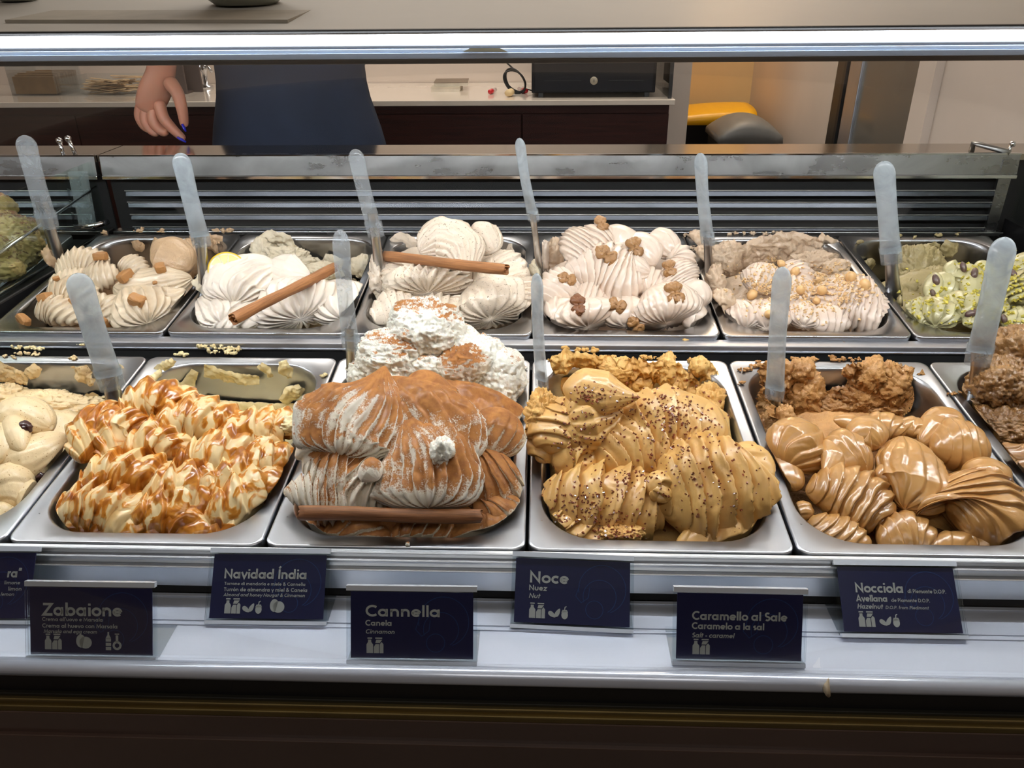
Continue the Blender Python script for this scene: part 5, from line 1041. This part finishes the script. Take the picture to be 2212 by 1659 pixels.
H_ = [(1627, 633, 24, 'round hazelnut left of the handle, above the rim side'), (1716, 590, 20, 'hazelnut beside the raised curl, right of the handle'), (1727, 628, 22, 'hazelnut with a pale cheek just right of the handle'), (1762, 612, 24, 'elongated pale hazelnut in the middle of the crumbs'), (1775, 630, 22, 'half-buried hazelnut below the pale elongated one'), (1838, 602, 25, 'hazelnut on the crest at the right'), (1868, 620, 27, 'largest brown hazelnut furthest right on the slope'), (1661, 680, 22, 'hazelnut just left of the handle near the front rim'), (1690, 572, 18, 'small hazelnut near the top behind the handle'), (1765, 650, 18, 'toasted hazelnut piece sunk in the lower fold')]
for k, (px, py, w, lb) in enumerate(H_):
    p, n = MOUND['haz'].surf(px, py); r = w*((p-CAM)@FW)/FPX/2; o = hz if k == 0 else dup(hz)
    o.matrix_world = basis(n+np.array((.3*math.sin(k*2.), .3*math.cos(k*3.), 0)), k*1.1, r, p+n*r*.35); tag(o, lb, 'nut', 'whole hazelnuts scattered on the pale heap')
def chunk_f(D, sd):
    G = np.sign(D)*np.abs(D)**.45*np.array([1, .8, .7]); return G*(1+.14*fbm(D+sd, 1.5, 2, sd))[..., None]
t = NT('toffee'); t.set(Base_Color=t.ramp(t.noise(90, 3, .6), [(.35, lin((150, 100, 54))), (.65, lin((190, 138, 80)))]), Roughness=.42, Coat_Weight=.2); t.bump(t.noise(420, 3), .4, .0008); M['toffee'] = t.m
ck = blob('toffee_chunk', M['toffee'], 1, (9, 12), lambda D: chunk_f(D, 2), smooth=False)
T_ = [(97, 639, 34, 'large square toffee chunk on the left side of the beige heap'), (52, 692, 34, 'toffee chunk at the front left corner of the pan'), (218, 557, 30, 'dark glossy toffee chunk at the top of the heap'), (274, 600, 36, 'toffee wedge in the dip at the centre of the heap'), (347, 582, 30, 'toffee chunk against the scraped tan lump'), (296, 652, 36, 'flat toffee chunk on the big right-hand fold'), (122, 603, 14, 'small toffee bit on the upper left slope'), (228, 697, 26, 'toffee chunk by the handle at the front rim'), (156, 652, 16, 'toffee bit half hidden behind the blue-grey handle'), (335, 611, 10, 'tiny toffee bit on the right-hand fold')]
for k, (px, py, w, lb) in enumerate(T_):
    p, n = MOUND['tof'].surf(px, py); r = w*((p-CAM)@FW)/FPX/2.1; o = ck if k == 0 else dup(ck)
    o.matrix_world = basis(n, k*.9, 1, p+n*r*.25, (r, r, r*.9)); tag(o, lb, 'toffee', 'toffee chunks on the beige heap')
t = NT('pistachio_skin'); t.set(Base_Color=t.ramp(t.noise(110, 2, .5, .5), [(.56, lin((84, 42, 66))), (.64, lin((130, 150, 52)))]), Roughness=.4, Coat_Weight=.3); M['pist'] = t.m
ps = blob('pistachio_kernel', M['pist'], 1, (12, 16), lambda D: D*np.array([1.0, .55, .5])*(1+.05*fbm(D, 2, 2, 3))[..., None])
K_ = [(2080, 578, 22, .2, 'purple pistachio kernel at the top of the green loop'), (2105, 592, 24, -.3, 'green and purple pistachio kernel inside the upper loop'), (2022, 606, 24, .2, 'dark pistachio kernel against the torn lump'), (2015, 634, 18, .4, 'small dusky pistachio kernel in the left hollow'), (2116, 656, 18, 0, 'pinkish pistachio kernel near the right-hand handle'), (2097, 676, 28, 1.9, 'largest purple pistachio kernel standing on end'), (2190, 592, 20, .3, 'pistachio kernel right of the right-hand handle'), (2170, 690, 20, .2, 'pistachio kernel by the front rim at right')]
for k, (px, py, w, sp, lb) in enumerate(K_):
    p, n = MOUND['pis'].surf(px, py); r = w*((p-CAM)@FW)/FPX/1.8; o = ps if k == 0 else dup(ps)
    o.matrix_world = basis(n*.5-FW, sp, r, p+n*r*.15); tag(o, lb, 'nut', 'pistachio kernels on the green gelato')
t = NT('raisin_skin'); t.set(Base_Color=t.ramp(t.noise(200, 3), [(.4, lin((40, 16, 18))), (.7, lin((84, 40, 34)))]), Roughness=.3, Coat_Weight=.5); M['raisin'] = t.m
rs = blob('raisin', M['raisin'], 1, (16, 20), lambda D: D*np.array([1, .7, .55])*(1+.5*fbm(D, 2.6, 3, 9))[..., None])
for k, (px, py, w, lb) in enumerate(((57, 922, 28, 'dark raisin on the upper cream fold'), (84, 1032, 30, 'dark raisin squeezed between fold and pan side'))):
    p, n = MOUND['rai'].surf(px, py); r = w*((p-CAM)@FW)/FPX/1.9; o = rs if k == 0 else dup(rs)
    o.matrix_world = basis(n*.5-FW, .9+k, r, p); tag(o, lb, 'raisin', 'raisins on the cream gelato')
# cinnamon sticks: two-curled quills
t = NT('cinnamon_bark'); mp = t.n('ShaderNodeMapping'); t.l(t.coord(), mp.inputs[0]); mp.inputs['Scale'].default_value = (3, 60, 60)
t.set(Base_Color=t.ramp(t.noise(8, 4, .6, .3, mp.outputs[0]), [(.3, lin((122, 76, 42))), (.7, lin((176, 120, 72)))]), Roughness=.6); t.bump(t.noise(20, 4, .6, 0, mp.outputs[0]), .4, .0008); M['bark'] = t.m
def quill(A, B, wpx, lb, mat=None):
    A, B = np.array(A), np.array(B); X = B-A; L = np.linalg.norm(X); X /= L; r = wpx*(((A+B)/2-CAM)@FW)/FPX/2
    n = np.cross(X, np.cross(-FW, X)); n /= np.linalg.norm(n); Y = np.cross(n, X)
    Mx = Matrix(((X[0], Y[0], n[0], A[0]), (X[1], Y[1], n[1], A[1]), (X[2], Y[2], n[2], A[2]), (0, 0, 0, 1)))
    prof = []
    for a in np.linspace(-70, 470, 40): rr = r*.56*(1-.42*max(0, (a-150)/330)) ; prof.append((-r*.40+rr*math.cos(R(a)), rr*math.sin(R(a))))
    prof = [(r*math.cos(R(a))*(1 if a < 300 else .8)*(1-.55*max(0, (a-230)/300)), r*.92*math.sin(R(a))*(1-.55*max(0, (a-230)/300))) for a in np.linspace(-60, 520, 60)]
    us = np.linspace(0, 1, 26); G = np.zeros((26, 60, 3)); P2 = np.array(prof)
    for i, u in enumerate(us):
        k = 1+.05*math.sin(u*9+1)+.03*math.sin(u*23); G[i, :, 0] = u*L; G[i, :, 1] = P2[:, 0]*k+.0006*math.sin(u*7); G[i, :, 2] = P2[:, 1]*k
    G[0, :, 0] += .0012*np.sin(np.arange(60)*.6); G[-1, :, 0] += .0012*np.sin(np.arange(60)*.5)
    me = MB().grid(G).build('cinnamon_stick', mat or M['bark'], smooth=True, origin=(0, 0, 0)); me.matrix_world = Mx
    md = me.modifiers.new('bark', 'SOLIDIFY'); md.thickness = .0012; md.offset = -1
    return tag(me, lb, 'cinnamon stick')
def laid(mk, p0, p1, gap, keep=(0, 1)):
    ts = np.linspace(keep[0], keep[1], 26); P0, P1 = np.array(p0, float), np.array(p1, float); D_ = []
    for t_ in ts:
        q_ = P0+(P1-P0)*t_; p, n = MOUND[mk].surf(q_[0], q_[1]); D_.append(np.linalg.norm(p-CAM))
    D_ = np.array(D_); k = np.polyfit(ts, D_, 1); off = ((k[0]*ts+k[1])-D_).max()+gap
    return [CAM+ray(*(P0+(P1-P0)*t_))*(k[0]*t_+k[1]-off) for t_ in (0, 1)]
A, B = laid('can', (648, 1108), (1040, 1116), .004)
t = NT('dark_bark'); mp = t.n('ShaderNodeMapping'); t.l(t.coord(), mp.inputs[0]); mp.inputs['Scale'].default_value = (3, 60, 60)
t.set(Base_Color=t.ramp(t.noise(8, 4, .6, .3, mp.outputs[0]), [(.3, lin((98, 58, 30))), (.7, lin((150, 98, 56)))]), Roughness=.6); t.bump(t.noise(20, 4, .6, 0, mp.outputs[0]), .4, .0008)
quill(A, B, 26, 'dark cinnamon stick lying across the front of the dusted gelato', t.m)
A, B = laid('lem', (503, 690), (724, 577), .003); quill(A, B, 20, 'cinnamon stick slanting up across the white ribbed gelato')
A, B = laid('spk', (832, 553), (1094, 583), .003); quill(A, B, 19, 'cinnamon stick pinned under the top scoop of speckled gelato')
m = MOUND['spk']; m.heap = Heap('b', -1, .0, -.03, 24)
m.fold([(905, 545), (945, 530), (990, 545), (1008, 590)], [60, 110, 110, 50], 8, 'y', amp=.13, flat=.55, dh=.034, wob=.5); m.fold([(955, 500), (975, 520), (1010, 535)], [40, 70, 60], 6, 'y', amp=.15, flat=.6, dh=.022, wob=.5); m.fold([(1010, 500), (1045, 515), (1065, 545)], [40, 66, 50], 6, 'y', amp=.15, flat=.6, dh=.014, wob=.5)
# lemon slice
p, n = MOUND['lem'].surf(490, 590); c = atY(491, 584, .515); r = 40*((c-CAM)@FW)/FPX
nn = -FW*.9+np.array((.25, 0, .1)); Mx = basis(nn, .3, 1, c)
lm = empty('lemon_slice', (0, 0, 0), 'round lemon slice standing in the white gelato', 'lemon'); lm.matrix_world = Mx
def disc(name, mat, prof, par, seg=48):
    o = MB().lathe(prof, (0, 0, 0), seg); v = o; me = bpy.data.meshes.new(name); me.from_pydata(np.concatenate(v.v).tolist(), [], v.f); me.materials.append(mat); me.polygons.foreach_set('use_smooth', np.ones(len(me.polygons), bool))
    ob = bpy.data.objects.new(name, me); COL.objects.link(ob); ob.parent = par; return ob
disc('peel', simple('lemon_peel', (238, 198, 20), .35, 0, .04, 60), [(r*.93, -.003), (r*.99, -.003), (r, -.001), (r, .002), (r*.97, .0032), (r*.93, .0033)], lm)
disc('pith', simple('lemon_pith', (240, 236, 200), .5), [(0, -.003), (r*.94, -.003), (r*.94, .003), (r*.8, .0032), (0, .0026)], lm)
M['pulp'] = simple('lemon_pulp', (214, 206, 92), .25, 0, .08, 150, Coat_Weight=.6, Subsurface_Weight=.3, Subsurface_Scale=.004)
for k in range(9):
    a0, a1 = k*40+3, k*40+37; P = [(r*.09*math.cos(R(k*40+20)), r*.09*math.sin(R(k*40+20)))]+[(r*.83*math.cos(R(a)), r*.83*math.sin(R(a))) for a in np.linspace(a0, a1, 7)]
    b_ = MB(); n_ = len(P); b_.add([(x, y, z) for z in (.002, .0040) for x, y in P], [tuple(range(n_, 2*n_))]+[(i, (i+1) % n_, n_+(i+1) % n_, n_+i) for i in range(n_)])
    me = bpy.data.meshes.new('segment'); me.from_pydata(np.concatenate(b_.v).tolist(), [], b_.f); me.materials.append(M['pulp']); ob = bpy.data.objects.new('segment', me); COL.objects.link(ob); ob.parent = lm
# chopped toppings nobody could count
def scatter(mk, name, mat, regions, size, lab, cat, seed=1):
    r_ = random.Random(seed); m = MOUND[mk]; mb = MB(); A = np.concatenate(m.V); Q = proj(A)
    for (cx, cy, rx, ry, num) in regions:
        got = 0
        for _ in range(num):
            g1, g2 = r_.gauss(0, .5), r_.gauss(0, .5); px, py = cx+rx*g1, cy+ry*g2
            mk_ = (np.abs(Q[0]-px) < 4) & (np.abs(Q[1]-py) < 4)
            if not mk_.any(): continue
            B = A[mk_]; z = Q[2][mk_]; p = B[z.argmin()]; s = size*r_.uniform(.5, 1.3)*(z.min()/FPX)/2
            M3 = np.array(basis((r_.uniform(-1, 1), r_.uniform(-1, 1), 1), r_.random()*6, 1, p, (s, s*r_.uniform(.5, .9), s*r_.uniform(.4, .8))))
            v = np.array([(x, y, zz) for x in (-1, 1) for y in (-1, 1) for zz in (-1, 1)], float)*np.array([[r_.uniform(.6, 1.1)] for _ in range(8)])
            mb.add(v@M3[:3, :3].T+M3[:3, 3], [(0, 1, 3, 2), (4, 6, 7, 5), (0, 4, 5, 1), (2, 3, 7, 6), (0, 2, 6, 4), (1, 5, 7, 3)])
    if mb.n:
        o = mb.build(name, mat); o['kind'] = 'stuff'; tag(o, lab, cat)
M['crystal'] = simple('brown_crystal', (136, 70, 44), .2, 0, .3, 300, Coat_Weight=1.0)
scatter('noce', 'brown_crystals', M['crystal'], [(1270, 850, 50, 30, 80), (1420, 890, 110, 60, 240), (1250, 940, 70, 70, 120), (1470, 930, 160, 90, 160), (1250, 1090, 90, 60, 170), (1330, 1140, 70, 40, 120), (1500, 1040, 180, 90, 170), (1360, 1030, 60, 20, 60)], 5.2, 'dark brown crystals sprinkled over the golden gelato', 'topping', 5)
M['chopped'] = simple('chopped_hazelnut', (226, 190, 140), .5, 0, .15, 300)
scatter('haz', 'chopped_nuts', M['chopped'], [(1650, 620, 60, 50, 260), (1720, 630, 60, 40, 200), (1800, 600, 70, 30, 240), (1840, 630, 50, 30, 110), (1770, 650, 70, 40, 120), (1670, 570, 30, 14, 60)], 5.5, 'chopped hazelnut pieces strewn over the pale heap', 'topping', 6)
M['chop_p'] = simple('chopped_pistachio', (196, 182, 74), .4, 0, .2, 300)
scatter('pis', 'chopped_pistachios', M['chop_p'], [(2140, 580, 60, 30, 90), (2080, 640, 110, 60, 90), (2150, 690, 80, 30, 110), (2010, 650, 60, 30, 40), (2190, 600, 40, 60, 90), (2140, 650, 50, 30, 50)], 7, 'chopped yellow-green pistachio pieces on the green gelato', 'topping', 8)

# ------------------------------------------------------------------ spatulas
M['blade'] = steel('blade_steel', (190, 190, 192), .25, .1, (20, 20, 4), .02)
def spatula(top, mid, bot, w, yb, lean, lab, tw=0.0, clear=False, dark=False):
    """top/mid/bot pixel points: end of handle, handle-blade joint, where the blade enters the gelato"""
    B = atY(bot[0], bot[1], yb); T_ = atY(top[0], top[1], yb+lean); C = atY(mid[0], mid[1], yb+lean*abs(mid[1]-bot[1])/abs(top[1]-bot[1]))
    o = empty('spatula', B, lab, 'spatula', 'cloudy plastic-handled spatulas in the pans'); z = (C-CAM)@FW; hw = w*z/FPX/2
    ax = T_-C; L = np.linalg.norm(ax); ax /= L; V = (CAM-C)/np.linalg.norm(CAM-C); S = np.cross(ax, V); S /= np.linalg.norm(S); N = np.cross(S, ax)
    S2 = S*math.cos(tw)+N*math.sin(tw); N2 = -S*math.sin(tw)+N*math.cos(tw)
    us = np.concatenate([np.linspace(0, .86, 22), .86+.14*np.sin(np.linspace(0, math.pi/2, 9))[1:]]); G = []
    for u in us:
        e = 1 if u < .86 else max(.05, math.sqrt(max(0, 1-((u-.86)/.14)**2)))
        wv = hw*(1.0-.10*math.sin(u*math.pi)+.05*u)*e; tv = hw*.42*(1+.12*math.sin(u*7))*max(e, .2); off = hw*.25*math.sin(u*math.pi*1.0)
        a = np.linspace(0, 2*math.pi, 28, endpoint=False); c, s = np.cos(a), np.sin(a); k = (np.abs(c)**3+np.abs(s)**3)**(-1/3)
        G.append(C+ax*(u*L)+N2*off+S2*(wv*c*k)[:, None]+N2*(tv*s*k*.9)[:, None])
    mb = MB(); mb.grid(np.array(G), cv=True); n_ = len(us); mb.f.append(tuple(range(28))[::-1]); mb.f.append(tuple((n_-1)*28+j for j in range(28)))
    h = mb.build('handle', M['plastic_clear'] if clear else M['plastic'], o, True)
    mb = MB(); 0 and mb.tube([C+ax*L*.12+N2*hw*.5, C+ax*L*.5+N2*hw*.62, C+ax*L*.84+N2*hw*.5], [hw*.08, hw*.12, hw*.05], 8)
    # collar around the joint
    dn = B-C; Lb = np.linalg.norm(dn); dn /= Lb; cl = hw*1.9
    S3 = np.cross(ax, V); G = []
    for u in np.linspace(0, 1, 8):
        a = np.linspace(0, 2*math.pi, 28, endpoint=False); c, s = np.cos(a), np.sin(a); k = (np.abs(c)**3.5+np.abs(s)**3.5)**(-1/3.5)
        wv = hw*(1.10-.10*u); G.append(C+ax*(hw*.7)-ax*(cl*u)+S2*(wv*c*k)[:, None]+N2*(hw*.5*s*k)[:, None])
    MB().grid(np.array(G), cv=True).build('collar', M['plastic_clear'], o, True)
    # steel blade: narrow neck widening into the paddle hidden in the gelato
    G = []
    for u, wk in ((-.25, .62), (0, .66), (.3, .62), (.7, .70), (1, .80), (1.25, .86)):
        q_ = C+(dn*Lb*u); wv = hw*wk
        G.append([q_+S2*wv*x+N2*hw*.07*y+N2*hw*.12*(1-x*x) for x, y in ((-1, -1), (-.5, -1), (0, -1), (.5, -1), (1, -1), (1, 1), (.5, 1), (0, 1), (-.5, 1), (-1, 1))])
    MB().grid(np.array(G), cv=True).build('blade', M['black'] if dark else M['blade'], o, True)
    return o
spatula((52, 292), (100, 470), (140, 600), 40, .60, -.02, 'clear spatula standing far left in the beige toffee gelato', .3, True)
spatula((388, 330), (432, 510), (446, 640), 38, .52, -.01, 'pale blue-grey spatula leaning left beside the lemon slice', .2)
spatula((766, 322), (808, 490), (822, 600), 36, .53, -.01, 'glassy clear spatula with a swirl, left of the speckled pile', .5, True)
spatula((1122, 298), (1150, 460), (1168, 600), 30, .54, -.02, 'thin smoky spatula left of the walnut heap', .9)
spatula((1513, 330), (1528, 510), (1532, 610), 32, .56, -.01, 'narrow grey spatula between the walnut and hazelnut pans', .7)
spatula((1908, 348), (1924, 545), (1930, 640), 42, .53, -.01, 'broad frosted spatula left of the green gelato', .0)
spatula((165, 590), (236, 812), (252, 880), 52, .24, .0, 'broad pale blue spatula standing in the caramel-streaked pan', .15)
spatula((735, 496), (757, 735), (762, 830), 38, .28, .0, 'clear rounded spatula left of the torn white peak', .5, True)
spatula((1160, 590), (1170, 820), (1172, 890), 32, .25, .0, 'thin grey-blue spatula at the left side of the golden gelato', .8)
spatula((1692, 576), (1674, 840), (1676, 920), 40, .25, .0, 'cloudy spatula standing in the coffee-brown torn gelato', .4)
spatula((2172, 512), (2116, 760), (2108, 880), 50, .26, .0, 'broad pale spatula leaning right into the chocolate gelato', -.1)

# ------------------------------------------------------------------ person behind the case
def skin(name, mat, pts, edges, rad, root=0, sub=2, parent=None, label=None):
    me = bpy.data.meshes.new(name); o0 = parent_world(parent) if parent else np.array(pts[0]); me.from_pydata([tuple(np.array(p)-o0) for p in pts], edges, []); me.materials.append(mat)
    o = bpy.data.objects.new(name, me); COL.objects.link(o)
    if parent: o.parent = parent
    else: o.location = tuple(o0)
    md = o.modifiers.new('skin', 'SKIN'); md.use_smooth_shade = True
    for i, r in enumerate(rad):
        sv = me.skin_vertices[0].data[i]; sv.radius = (r, r) if not isinstance(r, tuple) else r; sv.use_root = (i == root)
    s = o.modifiers.new('sub', 'SUBSURF'); s.levels = s.render_levels = sub
    if label: o['label'] = label
    return o
M['skin'] = simple('warm_skin', (192, 134, 110), .5, 0, .04, 20, Subsurface_Weight=.25, Subsurface_Scale=.01)
M['apron'] = simple('navy_apron', (30, 40, 60), .85, 0, .12, 10)
M['shirt'] = simple('dark_brown_shirt', (62, 52, 50), .85, 0, .1, 12)
M['hair'] = simple('dark_hair', (40, 28, 22), .5)
M['nail'] = simple('blue_nail', (34, 40, 190), .2, 0, .02, 10, Coat_Weight=1.0)
YP = 1.17; ctr = atY(645, 230, YP); zf = .2
pe = empty('person', (ctr[0], YP, zf), 'person in navy apron reaching a hand with blue nails down', 'person')
cx = ctr[0]; wl = (atY(815, 300, YP)[0]-atY(480, 300, YP)[0])/2
body = [(cx, YP, 1.12), (cx, YP, 1.28), (cx, YP, 1.42), (cx, YP, 1.52), (cx, YP, 1.60), (cx, YP-.01, 1.70), (cx, YP-.01, 1.80),
        (cx-.10, YP, .98), (cx-.11, YP, .62), (cx-.11, YP, .28), (cx-.11, YP-.08, .235), (cx+.10, YP, .98), (cx+.11, YP, .62), (cx+.11, YP, .28), (cx+.11, YP-.08, .235),
        (cx+.17, YP, 1.50), (cx+.08, YP+.14, 1.34), (cx+.03, YP+.2, 1.22), (cx+.0, YP+.2, 1.16)]
edges = [(0, 1), (1, 2), (2, 3), (3, 4), (4, 5), (5, 6), (0, 7), (7, 8), (8, 9), (9, 10), (0, 11), (11, 12), (12, 13), (13, 14), (3, 15), (15, 16), (16, 17), (17, 18)]
# reaching arm: wrist sits above the hand
HY = 1.03
wr_ = atY(345, 165, HY); el = np.array([wr_[0]-.01, HY+.04, wr_[2]+.24]); sh = np.array([cx-.17, YP, 1.50])
body += [tuple(sh), tuple(el)]; edges += [(3, 19), (19, 20)]
rad = [(.15, .10), (.12, .09), (.13, .10), (.13, .09), .05, .085, .085, .085, .065, .045, .04, .085, .065, .045, .04, .06, .045, .035, .03, .06, .045]
skin('torso', M['shirt'], body, edges, rad, 0, 2, pe, 'dark brown shirt and trousers')
hd = MB(); th = np.linspace(.03, math.pi-.03, 24)[:, None]; v = np.linspace(0, 2*math.pi, 32, endpoint=False)[None, :]
D = np.stack([np.sin(th)*np.cos(v), np.sin(th)*np.sin(v), np.cos(th)*np.ones_like(v)], -1)
front = np.clip(-D[..., 1], 0, 1); hc = np.array((cx, YP-.01, 1.745))
Hd = D*np.array((.074, .095, .115)); Hd[..., 0] *= 1-.25*np.clip(-D[..., 2], 0, 1); Hd[..., 1] -= .022*np.exp(-((D[..., 0]/.14)**2+((D[..., 2]+.12)/.2)**2))*(D[..., 1] < 0)
hd.grid(hc+Hd, cv=True).build('head', M['skin'], pe, True)
for s_ in (-1, 1):
    e_ = MB(); e_.lathe([(0, -.011), (.008, -.008), (.011, 0), (.008, .008), (0, .011)], hc+(s_*.03, -.083, .012), 12).build('eye', simple('eye_white', (230, 228, 222), .2), pe, True)
    MB().tube([hc+(s_*.072, 0, .02), hc+(s_*.08, .006, 0), hc+(s_*.072, 0, -.025)], [.008, .014, .006], 10).build('ear', M['skin'], pe, True)
MB().tube([hc+(-.022, -.090, -.055), hc+(0, -.096, -.052), hc+(.022, -.090, -.055)], [.003, .006, .003], 8).build('mouth', simple('lips', (170, 90, 84), .5), pe, True)
Hr = D*np.array((.084, .108, .125)); Hr[..., 1] += .012; Hr[..., 2] += .008
kp = np.where((D[..., 1] < -.25) & (D[..., 2] < .55)); Hr[kp] = (D*np.array((.066, .08, .10)))[kp]
MB().grid(hc+Hr, cv=True).build('hair', M['hair'], pe, True)
# apron: shaped front from chest to thigh, hangs over the shirt
G = []
zs = np.linspace(1.50, .72, 26)
for z in zs:
    row = []
    pyy = proj(np.array([cx, YP-.13, z]))[1]
    wv = wl*(1.0-.10*math.exp(-((z-1.34)/.09)**2)+.10*sstep(1.3, 1.15, z)) if z < 1.42 else wl*.75
    for a in np.linspace(-1.25, 1.25, 30):
        k = 1+.03*math.sin(a*9+z*6)*sstep(1.35, 1.1, z)
        row.append((cx+wv*1.02*math.sin(a)/math.sin(1.25), YP+.02-.165*math.cos(a)*k, z))
    G.append(row)
ap = MB().grid(np.array(G)).build('apron', M['apron'], pe, True); md = ap.modifiers.new('t', 'SOLIDIFY'); md.thickness = .004; ap['label'] = 'navy blue apron'
# forearm and hand
def hp(px, py, dy=0.0): return atY(px, py, HY+dy)
px2m = (hp(345, 200)-CAM)@FW/FPX
fr = [tuple(el), tuple(hp(354, 110)), tuple(hp(349, 155)), tuple(hp(338, 190)), tuple(hp(324, 224)), tuple(hp(318, 245))]
ed = [(0, 1), (1, 2), (2, 3), (3, 4), (4, 5)]; rd = [.042, .031, (.028, .02), (.036, .022), (.031, .020), (.026, .017)]
skin('hand', M['skin'], fr, ed, rd, 0, 2, pe)
fingers = [ # chains: root inside the palm to tip
  ([(306, 222), (300, 250), (312, 274), (330, 284)], [.0115, .0115, .0105, .009]),
  ([(316, 228), (312, 262), (326, 284), (346, 290)], [.012, .012, .011, .0095]),
  ([(330, 230), (330, 264), (346, 284), (366, 288)], [.0125, .0125, .0115, .0095]),
  ([(342, 215), (352, 255), (376, 282), (400, 303)], [.0135, .0125, .0105, .0075]),
  ([(362, 172), (384, 200), (394, 238), (399, 276)], [.0165, .0135, .0115, .0085])]
for k, (pp, rr) in enumerate(fingers):
    dy = (-.0, -.004, -.008, -.012, -.03)[k]; pts = [tuple(hp(x, y, dy*(1 if j else .3))) for j, (x, y) in enumerate(pp)]
    skin('thumb' if k == 4 else 'finger', M['skin'], pts, [(0, 1), (1, 2), (2, 3)], rr, 0, 2, pe)
for (a, b), dy in ((((384, 296), (402, 307)), -.020), (((394, 268), (402, 284)), -.040)):
    A, B = hp(*a, dy), hp(*b, dy); MB().tube([A, (A+B)/2+(0, -.001, 0), B], [.0045, .0055, .0030], 12, flat=.5).build('nail', M['nail'], pe, True)['label'] = 'blue painted nail'
# drip on the front bead
c = atY(1785, 1488, yb_-.008)
MB().tube([c+(0, 0, .012), c+(.0, -.001, .004), c], [.001, .004, .008], 10, flat=.4).build('dried_drip', simple('dried_cream', (196, 178, 150), .7), smooth=True)
o = [o for o in COL.objects if o.name.startswith('dried_drip')][0]; tag(o, 'dried cream drip on the front bead at right', 'drip')
